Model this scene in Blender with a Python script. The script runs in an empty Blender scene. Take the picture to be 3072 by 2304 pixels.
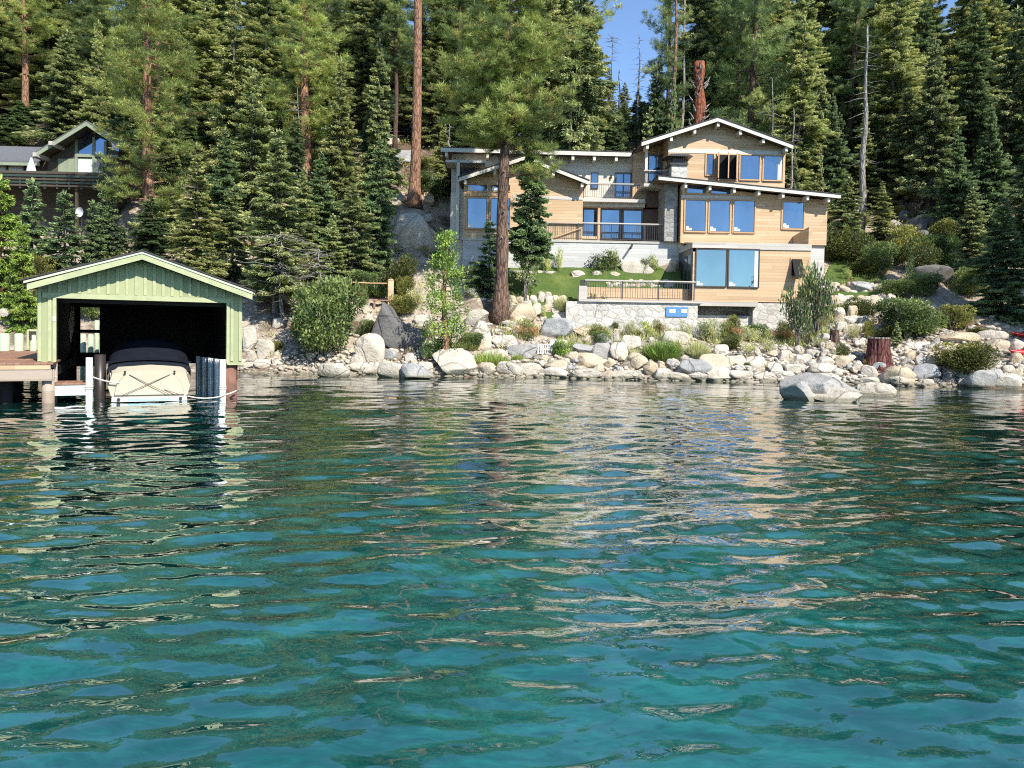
import bpy, math, random
import numpy as np
from mathutils import Vector, Matrix, noise
PI = math.pi
R = math.radians
random.seed(7)
rng = np.random.default_rng(7)
scene = bpy.context.scene
COL = scene.collection

# ------------------------------------------------------------------ camera, sky, sun, exposure
F, CX, CY, PITCH, ROLL, CAMZ = 760.0, 512.0, 352.0, 0.027, 0.017, 2.0
_fw = Vector((0, math.cos(PITCH), -math.sin(PITCH)))
_up0 = Vector((0, math.sin(PITCH), math.cos(PITCH)))
_rt0 = Vector((1, 0, 0))
_rt = _rt0*math.cos(ROLL) + _up0*math.sin(ROLL)
_up = -_rt0*math.sin(ROLL) + _up0*math.cos(ROLL)
cd = bpy.data.cameras.new("camera"); cam = bpy.data.objects.new("camera", cd); COL.objects.link(cam)
cam.matrix_world = Matrix(((_rt.x, _up.x, -_fw.x, 0), (_rt.y, _up.y, -_fw.y, 0), (_rt.z, _up.z, -_fw.z, CAMZ), (0, 0, 0, 1)))
cd.sensor_width = 36; cd.sensor_fit = 'HORIZONTAL'; cd.lens = F/1024*36; cd.shift_y = -(384-CY)/1024
cd.clip_start = 0.05; cd.clip_end = 3000
scene.camera = cam

SUN_EL, SUN_AZ = R(42), R(36)          # the sun stands behind the camera, to its right
w = bpy.data.worlds.new("World"); scene.world = w; w.use_nodes = True
nt = w.node_tree; bg = nt.nodes['Background']
sky = nt.nodes.new('ShaderNodeTexSky'); sky.sky_type = 'NISHITA'; sky.sun_disc = False
sky.sun_elevation = SUN_EL; sky.sun_rotation = PI - SUN_AZ; sky.altitude = 1900; sky.air_density = 1.0; sky.dust_density = 0.0; sky.ozone_density = 3.5
nt.links.new(sky.outputs[0], bg.inputs[0]); bg.inputs[1].default_value = 0.15
sd = bpy.data.lights.new("sun", 'SUN'); sd.energy = 4.6; sd.angle = R(0.5); sd.color = (1, 0.95, 0.86)
sun = bpy.data.objects.new("sun", sd); COL.objects.link(sun)
S = Vector((math.sin(SUN_AZ)*math.cos(SUN_EL), -math.cos(SUN_AZ)*math.cos(SUN_EL), math.sin(SUN_EL)))
sun.rotation_euler = S.to_track_quat('Z', 'Y').to_euler(); sun.location = (20, -20, 40)
scene.view_settings.view_transform = 'Standard'; scene.view_settings.look = 'None'
scene.view_settings.exposure = 0.75; scene.view_settings.gamma = 1
scene.cycles.use_denoising = False; scene.cycles.filter_width = 1.1; scene.cycles.sample_clamp_indirect = 4.0
scene.cycles.max_bounces = 6; scene.cycles.diffuse_bounces = 3; scene.cycles.glossy_bounces = 3
scene.cycles.transparent_max_bounces = 6; scene.cycles.caustics_reflective = False; scene.cycles.caustics_refractive = False

def ray(px, py):
    d = _rt*((px-CX)/F) - _up*((py-CY)/F) + _fw
    return d
def at(px, py, Y):
    d = ray(px, py); t = Y/d.y
    return Vector((d.x*t, Y, CAMZ + d.z*t))
def proj(p):
    q = Vector(p) - Vector((0, 0, CAMZ))
    w_ = q.dot(_fw)
    return CX + F*q.dot(_rt)/w_, CY - F*q.dot(_up)/w_

# ------------------------------------------------------------------ materials
MATS = {}
class NT:
    def __init__(s, name, rough=0.8, spec=0.3):
        m = bpy.data.materials.new(name); m.use_nodes = True; s.m = m; s.t = m.node_tree
        s.b = s.t.nodes['Principled BSDF']; s.b.inputs['Roughness'].default_value = rough
        s.b.inputs['Specular IOR Level'].default_value = spec; MATS[name] = m
    def n(s, typ, **kw):
        nd = s.t.nodes.new('ShaderNode'+typ)
        for k, v in kw.items():
            if k in nd.inputs: nd.inputs[k].default_value = v
            else: setattr(nd, k, v)
        return nd
    def l(s, a, b): s.t.links.new(a, b)
    def coord(s, scale=(1, 1, 1), kind='Object'):
        c = s.n('TexCoord'); mp = s.n('Mapping'); mp.inputs['Scale'].default_value = scale
        s.l(c.outputs[kind], mp.inputs[0]); return mp.outputs[0]
    def noise(s, vec, scale, detail=4, rough=0.55, dist=0):
        nd = s.n('TexNoise', Scale=scale, Detail=detail, Roughness=rough, Distortion=dist); s.l(vec, nd.inputs['Vector']); return nd.outputs['Fac']
    def ramp(s, fac, stops, interp='LINEAR'):
        r = s.n('ValToRGB'); r.color_ramp.interpolation = interp; e = r.color_ramp.elements
        e[0].position, e[0].color = stops[0][0], (*stops[0][1], 1)
        e[1].position, e[1].color = stops[-1][0], (*stops[-1][1], 1)
        for p, c in stops[1:-1]:
            x = e.new(p); x.color = (*c, 1)
        s.l(fac, r.inputs[0]); return r.outputs[0]
    def mix(s, fac, a, b, typ='MIX'):
        x = s.n('MixRGB', blend_type=typ)
        for i, v in ((0, fac), (1, a), (2, b)):
            if hasattr(v, 'links'): s.l(v, x.inputs[i])
            elif isinstance(v, tuple): x.inputs[i].default_value = (*v, 1)
            else: x.inputs[i].default_value = v
        return x.outputs[0]
    def math(s, op, a, b=0.0, c=0.0):
        x = s.n('Math', operation=op)
        for i, v in enumerate((a, b, c)):
            if hasattr(v, 'links'): s.l(v, x.inputs[i])
            else: x.inputs[i].default_value = v
        return x.outputs[0]
    def bump(s, h, strength=0.5, dist=0.05):
        b = s.n('Bump', Strength=strength, Distance=dist); s.l(h, b.inputs['Height']); s.l(b.outputs[0], s.b.inputs['Normal'])
    def col(s, c):
        if hasattr(c, 'links'): s.l(c, s.b.inputs['Base Color'])
        else: s.b.inputs['Base Color'].default_value = (*c, 1)
    def rand(s): return s.n('ObjectInfo').outputs['Random']

def m_plain(name, c, rough=0.6, spec=0.3, var=0.12, scale=6, metal=0.0):
    a = NT(name, rough, spec); v = a.coord()
    f = a.noise(v, scale, 5)
    a.col(a.ramp(f, [(0.3, tuple(x*(1-var) for x in c)), (0.7, tuple(min(1, x*(1+var)) for x in c))]))
    a.b.inputs['Metallic'].default_value = metal; a.bump(f, 0.15, 0.01)
    return a.m

def m_siding(name, c1, c2, plank=0.19, gap=0.5, length=3.0, vertical=False):
    """boards with their own tone, long grain and a dark joint"""
    a = NT(name, 0.65, 0.2); c = a.n('TexCoord'); sep = a.n('SeparateXYZ'); a.l(c.outputs['Object'], sep.inputs[0])
    up, al = (sep.outputs['X'], sep.outputs['Z']) if vertical else (sep.outputs['Z'], sep.outputs['X'])
    k = a.math('DIVIDE', up, plank); row = a.math('FLOOR', k); fr = a.math('FRACT', k)
    sh = a.n('TexWhiteNoise', noise_dimensions='1D'); a.l(row, sh.inputs['W'])
    seg = a.math('FLOOR', a.math('ADD', a.math('DIVIDE', al, length), a.math('MULTIPLY', sh.outputs[0], 7.0)))
    comb = a.n('CombineXYZ'); a.l(row, comb.inputs[0]); a.l(seg, comb.inputs[1])
    wn = a.n('TexWhiteNoise', noise_dimensions='3D'); a.l(comb.outputs[0], wn.inputs['Vector'])
    g = a.noise(a.coord((1.2, 1.2, 30) if not vertical else (30, 30, 1.2)), 2.2, 5, 0.65)
    big = a.noise(a.coord((0.3, 0.3, 0.6)), 1.3, 3)
    f = a.math('ADD', a.math('MULTIPLY', wn.outputs[0], 0.5), a.math('MULTIPLY', g, 0.35)); f = a.math('ADD', f, a.math('MULTIPLY', big, 0.3))
    base = a.ramp(f, [(0.25, c2), (0.9, c1)])
    jo = a.math('LESS_THAN', fr, 0.09)
    a.col(a.mix(a.math('MULTIPLY', jo, gap), base, tuple(x*0.35 for x in c2)))
    a.bump(a.math('SUBTRACT', g, a.math('MULTIPLY', jo, 2.0)), 0.3, 0.01)
    return a.m

def m_stone(name, scale=2.2, cols=None):
    a = NT(name, 0.85, 0.2); v = a.coord((1, 1, 1.35)); wv = a.n('TexNoise', Scale=1.8, Detail=2)
    a.l(v, wv.inputs['Vector']); vv = a.mix(0.12, v, wv.outputs['Color'])
    vo = a.n('TexVoronoi', Scale=scale); a.l(vv, vo.inputs['Vector'])
    ve = a.n('TexVoronoi', Scale=scale, feature='DISTANCE_TO_EDGE'); a.l(vv, ve.inputs['Vector'])
    sp = a.n('SeparateColor'); a.l(vo.outputs['Color'], sp.inputs[0])
    base = a.ramp(sp.outputs[0], cols or [(0, (0.42, 0.39, 0.34)), (0.35, (0.60, 0.56, 0.48)), (0.7, (0.66, 0.63, 0.56)), (1, (0.52, 0.50, 0.46))])
    n2 = a.noise(v, 14, 5); base = a.mix(0.35, base, a.ramp(n2, [(0.3, (0.2, 0.19, 0.17)), (0.75, (0.75, 0.72, 0.66))]))
    mo = a.math('LESS_THAN', ve.outputs['Distance'], 0.045)
    a.col(a.mix(a.math('MULTIPLY', mo, 0.38), base, (0.16, 0.14, 0.12)))
    hgt = a.math('ADD', a.math('MINIMUM', a.math('MULTIPLY', ve.outputs['Distance'], 5.0), 1.0), a.math('MULTIPLY', n2, 0.3))
    a.bump(hgt, 0.35, 0.05)
    return a.m

def m_rock(name, pale, dark, warm=(0.56, 0.49, 0.39), wet=True):
    """granite: speckle, veins, lichen and, just over the lake, the dark waterline stain"""
    a = NT(name, 0.9, 0.15); v = a.coord((1, 1, 1), 'Object'); geo = a.n('NewGeometry')
    add = a.n('VectorMath', operation='ADD'); a.l(geo.outputs['Position'], add.inputs[0])
    p = add.outputs[0]
    n1 = a.noise(p, 1.7, 6, 0.6, 0.4); n2 = a.noise(p, 16, 4, 0.7); n3 = a.noise(p, 5, 6, 0.65, 1.0)
    f = a.math('ADD', a.math('MULTIPLY', n1, 0.6), a.math('MULTIPLY', n2, 0.4))
    c = a.ramp(f, [(0.33, dark), (0.5, tuple((x+y)/2 for x, y in zip(pale, dark))), (0.62, pale)])
    c = a.mix(a.math('MULTIPLY', a.rand(), 0.42), c, warm, 'MIX')
    wv = a.mix(0.5, p, a.n('TexNoise', Scale=1.2).outputs['Color']); ve = a.n('TexVoronoi', Scale=0.8, feature='DISTANCE_TO_EDGE'); a.l(wv, ve.inputs['Vector'])
    crack = a.ramp(ve.outputs['Distance'], [(0.006, (0.45, 0.45, 0.45)), (0.02, (0, 0, 0))]); c = a.mix(crack, c, tuple(x*0.4 for x in dark))
    c = a.mix(a.ramp(n3, [(0.58, (0, 0, 0)), (0.7, (0.55, 0.55, 0.55))]), c, dark)
    if wet:
        sep = a.n('SeparateXYZ'); a.l(geo.outputs['Position'], sep.inputs[0])
        z = a.math('ADD', sep.outputs['Z'], a.math('MULTIPLY', a.math('SUBTRACT', n3, 0.5), 0.12))
        c = a.mix(a.ramp(z, [(0.10, (0.85, 0.85, 0.85)), (0.17, (0, 0, 0))]), c, (0.085, 0.08, 0.035))
        c = a.mix(a.ramp(z, [(0.20, (0.45, 0.45, 0.45)), (0.42, (0, 0, 0))]), c, (0.36, 0.32, 0.25))
    a.col(c); a.bump(a.math('SUBTRACT', a.math('ADD', n3, a.math('MULTIPLY', n2, 0.4)), crack), 0.8, 0.08)
    return a.m

def m_leaf(name, c, var=0.28, trans=0.32):
    c = tuple(min(0.6, x*2.45) for x in c)
    a = NT(name, 0.5, 0.4); geo = a.n('NewGeometry')
    n = a.noise(geo.outputs['Position'], 1.3, 3); f = a.math('ADD', a.math('MULTIPLY', n, 0.7), a.math('MULTIPLY', a.rand(), 0.3))
    colr = a.ramp(f, [(0.25, tuple(x*(1-var) for x in c)), (0.75, tuple(x*(1+var) for x in c))])
    a.col(colr)
    tr = a.n('BsdfTranslucent'); a.l(colr, tr.inputs[0]); mx = a.n('MixShader'); mx.inputs[0].default_value = trans
    a.l(a.b.outputs[0], mx.inputs[1]); a.l(tr.outputs[0], mx.inputs[2]); a.l(mx.outputs[0], a.t.nodes['Material Output'].inputs[0])
    return a.m

def m_bark(name, c1, c2, sc=1.0):
    a = NT(name, 0.9, 0.1); v = a.coord((6*sc, 6*sc, 1.2*sc))
    n = a.noise(v, 1.6, 6, 0.7, 1.2); vo = a.n('TexVoronoi', Scale=1.5, feature='DISTANCE_TO_EDGE'); a.l(v, vo.inputs['Vector'])
    c = a.ramp(n, [(0.35, c2), (0.62, c1)]); c = a.mix(a.ramp(vo.outputs['Distance'], [(0.02, (0.8, 0.8, 0.8)), (0.14, (0, 0, 0))]), c, tuple(x*0.3 for x in c2))
    a.col(c); a.bump(a.math('ADD', n, vo.outputs['Distance']), 0.9, 0.05)
    return a.m

def m_glass(name, tint=(0.26, 0.36, 0.46), refl=0.6, body=(0.012, 0.02, 0.035)):
    a = NT(name, 0.4, 0.3); a.col(body)
    n = a.noise(a.coord((0.35, 0.35, 0.35)), 1.5, 2)
    gl = a.n('BsdfGlossy', Roughness=0.02); gl.inputs[0].default_value = (*tint, 1)
    bp = a.n('Bump', Strength=0.05, Distance=0.02); a.l(n, bp.inputs['Height']); a.l(bp.outputs[0], gl.inputs['Normal'])
    mx = a.n('MixShader'); n5 = a.noise(a.coord((0.7, 0.7, 0.35)), 1.1, 3); a.l(a.math('MULTIPLY', a.math('ADD', 0.55, a.math('MULTIPLY', n5, 0.75)), refl), mx.inputs[0])
    a.l(a.b.outputs[0], mx.inputs[1]); a.l(gl.outputs[0], mx.inputs[2]); a.l(mx.outputs[0], a.t.nodes['Material Output'].inputs[0])
    return a.m

m_siding('cedar', (0.62, 0.45, 0.285), (0.47, 0.315, 0.18), 0.17, 0.35)
m_siding('cedar_trim', (0.60, 0.40, 0.23), (0.48, 0.30, 0.16), 0.6, 0.1)
m_siding('pale_siding', (0.66, 0.60, 0.50), (0.54, 0.49, 0.41), 0.17, 0.25)
m_siding('grey_board', (0.56, 0.52, 0.46), (0.40, 0.37, 0.33), 0.22, 0.25)
m_siding('board_concrete', (0.57, 0.56, 0.53), (0.43, 0.42, 0.40), 0.16, 0.22, 2.4)
m_plain('white_timber', (0.60, 0.57, 0.49), 0.6, 0.2, 0.06)
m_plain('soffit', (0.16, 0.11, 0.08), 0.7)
m_plain('roofing', (0.055, 0.05, 0.048), 0.8, 0.2, 0.3, 12)
m_plain('dark_metal', (0.035, 0.03, 0.028), 0.4, 0.5)
m_plain('bronze_frame', (0.06, 0.045, 0.035), 0.4, 0.5)
m_plain('shade_black', (0.02, 0.018, 0.018), 0.9)  # near-black stands in for shade in rooms, boathouse and under the dock
m_plain('paper', (0.8, 0.8, 0.76), 0.8, 0.1, 0.03)
m_plain('curtain', (0.62, 0.66, 0.66), 0.8, 0.1, 0.05)
m_plain('blue_board', (0.10, 0.24, 0.52), 0.5, 0.3, 0.08)
m_stone('masonry', 2.7)
m_stone('shaded_masonry', 2.6, [(0, (0.13, 0.13, 0.12)), (0.5, (0.24, 0.24, 0.22)), (1, (0.32, 0.30, 0.27))])  # masonry copy with shade in its colour, for recess column and overhung base
m_glass('window_glass'); m_glass('prow_glass', (0.30, 0.42, 0.60), 0.6)
m_glass('sunroom_glass', (0.30, 0.42, 0.45), 0.6, (0.05, 0.09, 0.11))
m_rock('granite_pale', (0.66, 0.60, 0.50), (0.34, 0.30, 0.24))
m_rock('granite_tan', (0.62, 0.53, 0.39), (0.36, 0.29, 0.21), (0.56, 0.43, 0.27))
m_rock('granite_grey', (0.46, 0.46, 0.44), (0.19, 0.19, 0.19), (0.42, 0.37, 0.3))
m_rock('granite_dark', (0.20, 0.20, 0.20), (0.06, 0.06, 0.065), (0.2, 0.17, 0.13))
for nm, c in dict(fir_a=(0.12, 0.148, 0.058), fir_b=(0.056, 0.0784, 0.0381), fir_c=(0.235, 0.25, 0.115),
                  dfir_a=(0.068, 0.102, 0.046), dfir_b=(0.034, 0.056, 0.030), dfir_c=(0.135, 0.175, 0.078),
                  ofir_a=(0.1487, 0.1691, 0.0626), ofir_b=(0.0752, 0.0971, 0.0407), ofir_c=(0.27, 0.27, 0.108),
                  pine_a=(0.1389, 0.169, 0.0507), pine_b=(0.0725, 0.099, 0.0362), pine_c=(0.2173, 0.2415, 0.0749), pine_d=(0.23, 0.1898, 0.069),
                  dpine_a=(0.0957, 0.1308, 0.0479), dpine_b=(0.0479, 0.0766, 0.0351), dpine_c=(0.1835, 0.1993, 0.0734),
                  leaf_a=(0.06, 0.0863, 0.0263), leaf_b=(0.03, 0.0465, 0.0165), leaf_c=(0.1125, 0.1387, 0.0413),
                  bright_a=(0.093, 0.1426, 0.0279), bright_b=(0.0527, 0.0868, 0.0174), bright_c=(0.1612, 0.2046, 0.0465),
                  olive_a=(0.0744, 0.0806, 0.0186), olive_b=(0.0372, 0.0434, 0.0112), olive_c=(0.1426, 0.1395, 0.0341),
                  grass_a=(0.150, 0.210, 0.045), grass_b=(0.260, 0.270, 0.085), straw_a=(0.42, 0.36, 0.16), straw_b=(0.30, 0.24, 0.11),
                  flower=(0.62, 0.50, 0.10), rust=(0.22, 0.12, 0.06), pinkleaf=(0.42, 0.30, 0.24)).items():
    m_leaf(nm, c)
m_bark('bark_orange', (0.42, 0.235, 0.145), (0.19, 0.10, 0.065))
m_bark('pine_bark', (0.27, 0.175, 0.125), (0.09, 0.058, 0.045))
m_bark('bark_brown', (0.20, 0.13, 0.095), (0.075, 0.05, 0.04))
m_bark('bark_grey', (0.30, 0.27, 0.235), (0.13, 0.115, 0.10))
m_bark('bark_red', (0.40, 0.15, 0.075), (0.16, 0.055, 0.035))
m_bark('dead_wood', (0.42, 0.385, 0.34), (0.22, 0.20, 0.175))
m_bark('stump_bark', (0.24, 0.10, 0.085), (0.075, 0.032, 0.03), 0.8)

# ------------------------------------------------------------------ mesh helpers
class MB:
    def __init__(s): s.v = []; s.f = []; s.mi = []; s.mats = []
    def mat(s, m):
        if m not in s.mats: s.mats.append(m)
        return s.mats.index(m)
    def add(s, vs, fs, m):
        o = len(s.v); s.v += [tuple(p) for p in vs]; i = s.mat(m)
        for f in fs: s.f.append(tuple(o+k for k in f)); s.mi.append(i)
        return s
    def box(s, x0, x1, y0, y1, z0, z1, m):
        if x0 > x1: x0, x1 = x1, x0
        if y0 > y1: y0, y1 = y1, y0
        if z0 > z1: z0, z1 = z1, z0
        v = [(x, y, z) for z in (z0, z1) for x, y in ((x0, y0), (x1, y0), (x1, y1), (x0, y1))]
        return s.add(v, [(3, 2, 1, 0), (4, 5, 6, 7), (0, 1, 5, 4), (1, 2, 6, 5), (2, 3, 7, 6), (3, 0, 4, 7)], m)
    def prism(s, poly, y0, y1, m):
        """poly in (x, z), counter-clockwise seen from the front (-y); extruded along y"""
        n = len(poly); ar = sum(poly[i][0]*poly[(i+1) % n][1]-poly[(i+1) % n][0]*poly[i][1] for i in range(n))
        if ar < 0: poly = poly[::-1]
        v = [(x, y0, z) for x, z in poly] + [(x, y1, z) for x, z in poly]
        fs = [tuple(range(n)), tuple(range(2*n-1, n-1, -1))] + [(i, i+n, (i+1) % n+n, (i+1) % n) for i in range(n)]
        return s.add(v, fs, m)
    def tube(s, pts, rad, m, seg=8, caps=True, wob=0.0):
        """pts: list of points; rad: list of radii"""
        if not hasattr(rad, '__len__'): rad = [rad]*len(pts)
        P = [Vector(p) for p in pts]; vs = []; fs = []
        for i, p in enumerate(P):
            t = (P[min(i+1, len(P)-1)]-P[max(i-1, 0)]); t = t.normalized() if t.length else Vector((0, 0, 1))
            a = t.cross(Vector((0, 1, 0)) if abs(t.y) < 0.9 else Vector((1, 0, 0))).normalized(); b = t.cross(a)
            for k in range(seg):
                an = 2*PI*k/seg; r = rad[i]*(1+wob*random.uniform(-1, 1))
                vs.append(p + (a*math.cos(an)+b*math.sin(an))*r)
        for i in range(len(P)-1):
            for k in range(seg):
                a0 = i*seg+k; a1 = i*seg+(k+1) % seg
                fs.append((a0, a0+seg, a1+seg, a1))
        if caps: fs += [tuple(range(seg)), tuple(range(len(vs)-1, len(vs)-seg-1, -1))]
        return s.add(vs, fs, m)
    def build(s, name, parent=None, smooth=False, mats=None):
        me = bpy.data.meshes.new(name); me.from_pydata(s.v, [], s.f); 
        for m in s.mats: me.materials.append(MATS[m])
        me.polygons.foreach_set('material_index', s.mi)
        if smooth: me.polygons.foreach_set('use_smooth', [True]*len(s.f))
        me.update(); return link(name, me, parent)
def link(name, me, parent=None):
    o = bpy.data.objects.new(name, me); COL.objects.link(o)
    if parent is not None: o.parent = parent
    return o
def np_mesh(name, V, Fc, mi, mats, smooth=False):
    """V (n,3), Fc (m,k) all faces of k corners"""
    me = bpy.data.meshes.new(name); V = np.asarray(V, dtype=np.float32); Fc = np.asarray(Fc, dtype=np.int32)
    me.vertices.add(len(V)); me.vertices.foreach_set('co', V.ravel())
    k = Fc.shape[1]; me.loops.add(Fc.size); me.loops.foreach_set('vertex_index', Fc.ravel())
    me.polygons.add(len(Fc)); me.polygons.foreach_set('loop_start', np.arange(0, Fc.size, k, dtype=np.int32))
    try: me.polygons.foreach_set('loop_total', np.full(len(Fc), k, dtype=np.int32))
    except Exception: pass
    for m in mats: me.materials.append(MATS[m])
    me.polygons.foreach_set('material_index', np.asarray(mi, dtype=np.int32))
    if smooth: me.polygons.foreach_set('use_smooth', np.ones(len(Fc), dtype=bool))
    me.update(calc_edges=True); me.validate(); return me
def tag(o, label=None, cat=None, group=None, kind=None):
    if label: o['label'] = label
    if cat: o['category'] = cat
    if group: o['group'] = group
    if kind: o['kind'] = kind
    return o
def empty(name, loc, rz=0.0, scale=(1, 1, 1)):
    o = bpy.data.objects.new(name, None); o.empty_display_size = 0.3; COL.objects.link(o)
    o.location = loc; o.rotation_euler = (0, 0, rz); o.scale = scale; return o
def copy_tree(o, parent=None):
    c = o.copy(); COL.objects.link(c); c.parent = parent
    for k in ('label', 'category', 'group'):
        if parent is None and k in c: del c[k]
    for ch in list(o.children): copy_tree(ch, c)
    return c

# ------------------------------------------------------------------ terrain
def yh(px): return 331.5 + 0.017*(px-512)
# column (picture x) -> (depth Y, picture y of the ground) ; turned into heights
COLS = {
 -250: [(34, 372), (37, 300), (42, 268), (50, 232), (60, 125), (75, 110)],
 20:  [(34, 372), (37, 325), (39.5, 296), (42, 276), (50, 240), (53, 205), (60, 125), (75, 108)],
 130: [(34, 373), (37, 325), (40, 288), (44, 262), (50, 232), (54, 190), (62, 140), (75, 115)],
 250: [(33.5, 374), (35, 352), (38, 316), (41, 290), (46, 250), (53, 200), (63, 150), (75, 125)],
 350: [(33.2, 376), (35, 354), (36.5, 332), (40, 300), (44, 262), (53, 200), (63, 146), (75, 128)],
 412: [(33, 377), (35, 350), (38, 320), (41, 288), (44, 255), (49, 209), (53, 190), (62, 146), (75, 132)],
 462: [(33, 378), (35.2, 345), (38, 318), (41, 290), (45, 273), (47, 268), (52, 205), (60, 155), (75, 140)],
 500: [(33, 378), (35, 352), (38, 327), (39.3, 314), (39.8, 298), (43.85, 270), (44.1, 268), (60, 268), (63, 150), (75, 140)],
 570: [(33, 379), (35, 356), (38, 339), (40.6, 328), (41.1, 299), (41.6, 297), (43.85, 270), (44.1, 268), (60, 268), (63, 150), (75, 140)],
 690: [(33, 381), (35, 357), (38, 340), (41.7, 332), (42.0, 304), (42.3, 299), (43.85, 270), (44.1, 268), (60, 268), (63, 158), (75, 150)],
 800: [(32.6, 383), (34.5, 362), (37, 348), (41.8, 336), (42.2, 308), (43.5, 280), (46, 262), (56, 262), (62, 190), (75, 160)],
 835: [(32.4, 384), (34.5, 357), (36.5, 338), (38.5, 316), (40.5, 302), (42.3, 289), (46, 266), (50, 236), (56, 205), (66, 178), (80, 158)],
 900: [(31.8, 385), (34, 360), (36, 338), (39, 312), (42, 288), (47, 252), (51, 232), (57, 210), (64, 186), (80, 160)],
 960: [(31.2, 386), (33.5, 362), (36, 338), (39, 315), (43, 285), (48, 250), (52, 225), (58, 200), (66, 175), (80, 155)],
 1024: [(30.8, 387), (33.5, 360), (36, 336), (39, 310), (44, 275), (50, 235), (58, 195), (66, 170), (80, 150)],
 1300: [(30, 390), (33.5, 356), (36, 330), (39, 305), (44, 270), (50, 230), (58, 190), (66, 165), (80, 150)],
}
DS = np.concatenate([np.arange(5, 30, 2.5), np.arange(30, 50, 0.25), np.arange(50, 80, 0.5), np.arange(80, 200, 4)])
_ck = sorted(COLS); _tab = []
for c in _ck:
    ds = [d for d, _ in COLS[c]]; zs = [CAMZ-(y-yh(c))*d/F for d, y in COLS[c]]
    zs[0] = -0.02
    ds = [5, 20, ds[0]-3] + ds + [110, 200]; zs = [-4, -3, -0.8] + zs + [zs[-1]+5, zs[-1]+7]
    _tab.append(np.interp(DS, ds, zs))
_tab = np.array(_tab)
def tz_raw(X, Y):
    px = CX + F*X/max(Y, 1.0); px = min(max(px, _ck[0]+0.01), _ck[-1]-0.01)
    i = int(np.searchsorted(_ck, px))-1; i = max(0, min(i, len(_ck)-2))
    t = (px-_ck[i])/(_ck[i+1]-_ck[i]); t = t*t*(3-2*t)
    Yc = min(max(Y, DS[0]), DS[-1]); j = int(np.searchsorted(DS, Yc, side='right'))-1; j = min(max(j, 0), len(DS)-2)
    s = (Yc-DS[j])/(DS[j+1]-DS[j])
    a = _tab[i, j]*(1-s)+_tab[i, j+1]*s; b = _tab[i+1, j]*(1-s)+_tab[i+1, j+1]*s
    return a*(1-t)+b*t
def tz(X, Y):
    z = tz_raw(X, Y)
    px = CX + F*X/max(Y, 1.0)
    amp = 0.0 if Y < 31 else (0.22 if Y < 39 else 0.10 if (480 < px < 900 and Y < 46) else 0.5)
    if Y > 50: amp = 0.8
    return z + amp*(noise.fractal(Vector((X*0.45, Y*0.45, 3.1)), 0.9, 2.1, 4))
def ground_hit(px, py, y0=30.0, y1=120.0):
    d = ray(px, py); Y = y0; prev = None
    while Y < y1:
        t = Y/d.y; z = CAMZ+d.z*t; g = max(tz(d.x*t, Y), -0.05)
        if z <= g: return Vector((d.x*t, Y, g))
        Y += 0.08
    return Vector((d.x*Y/d.y, Y, tz(d.x*Y/d.y, Y)))
def on(px, Y):
    """ground point at picture column px and depth Y"""
    X = (px-CX)/F*Y
    return Vector((X, Y, tz(X, Y)))

a = NT('ground', 0.95, 0.1); geo = a.n('NewGeometry'); p = geo.outputs['Position']
n1 = a.noise(p, 0.5, 5, 0.6); n2 = a.noise(p, 7, 6, 0.7); n3 = a.noise(p, 1.6, 4, 0.6, 1)
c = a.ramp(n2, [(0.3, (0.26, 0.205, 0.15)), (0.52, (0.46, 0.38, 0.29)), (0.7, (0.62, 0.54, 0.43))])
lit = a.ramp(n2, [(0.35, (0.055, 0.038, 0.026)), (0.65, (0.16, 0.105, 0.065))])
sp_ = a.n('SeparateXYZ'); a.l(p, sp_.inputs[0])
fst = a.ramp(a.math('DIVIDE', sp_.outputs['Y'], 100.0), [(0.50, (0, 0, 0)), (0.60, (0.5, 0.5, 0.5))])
fac = a.math('ADD', n1, a.math('MULTIPLY', fst, 0.5)); fac = a.math('ADD', fac, a.ramp(a.math('DIVIDE', sp_.outputs['Y'], 100.0), [(0.30, (0.12, 0.12, 0.12)), (0.42, (0.0, 0.0, 0.0))]))  # extra dark near the shore: soil, plus painted shade between the rocks
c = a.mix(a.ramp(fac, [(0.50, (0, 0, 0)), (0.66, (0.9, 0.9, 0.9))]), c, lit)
a.col(c); a.bump(n2, 1.0, 0.12)
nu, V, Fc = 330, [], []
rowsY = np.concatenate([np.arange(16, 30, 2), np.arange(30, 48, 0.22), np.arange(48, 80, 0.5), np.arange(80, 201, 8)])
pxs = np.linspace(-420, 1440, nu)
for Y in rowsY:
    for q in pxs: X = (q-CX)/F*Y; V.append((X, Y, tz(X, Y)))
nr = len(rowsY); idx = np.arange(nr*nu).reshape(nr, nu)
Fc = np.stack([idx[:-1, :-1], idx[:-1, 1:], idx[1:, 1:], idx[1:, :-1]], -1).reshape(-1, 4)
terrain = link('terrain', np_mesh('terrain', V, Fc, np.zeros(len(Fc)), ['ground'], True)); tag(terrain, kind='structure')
# wide ground behind and beside, out to the horizon
mb = MB(); mb.add([(-1500, 195, 14), (1500, 195, 14), (1500, 2500, 16), (-1500, 2500, 16)], [(0, 1, 2, 3)], 'ground')
mb.add([(-1500, 38, -1), (-44, 38, 4), (-105, 200, 20), (-1500, 200, 20)], [(0, 1, 2, 3)], 'ground')
mb.add([(40, 36, 2), (1500, 36, -1), (1500, 200, 20), (240, 200, 20)], [(0, 1, 2, 3)], 'ground')
tag(mb.build('hills'), kind='structure')

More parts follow.
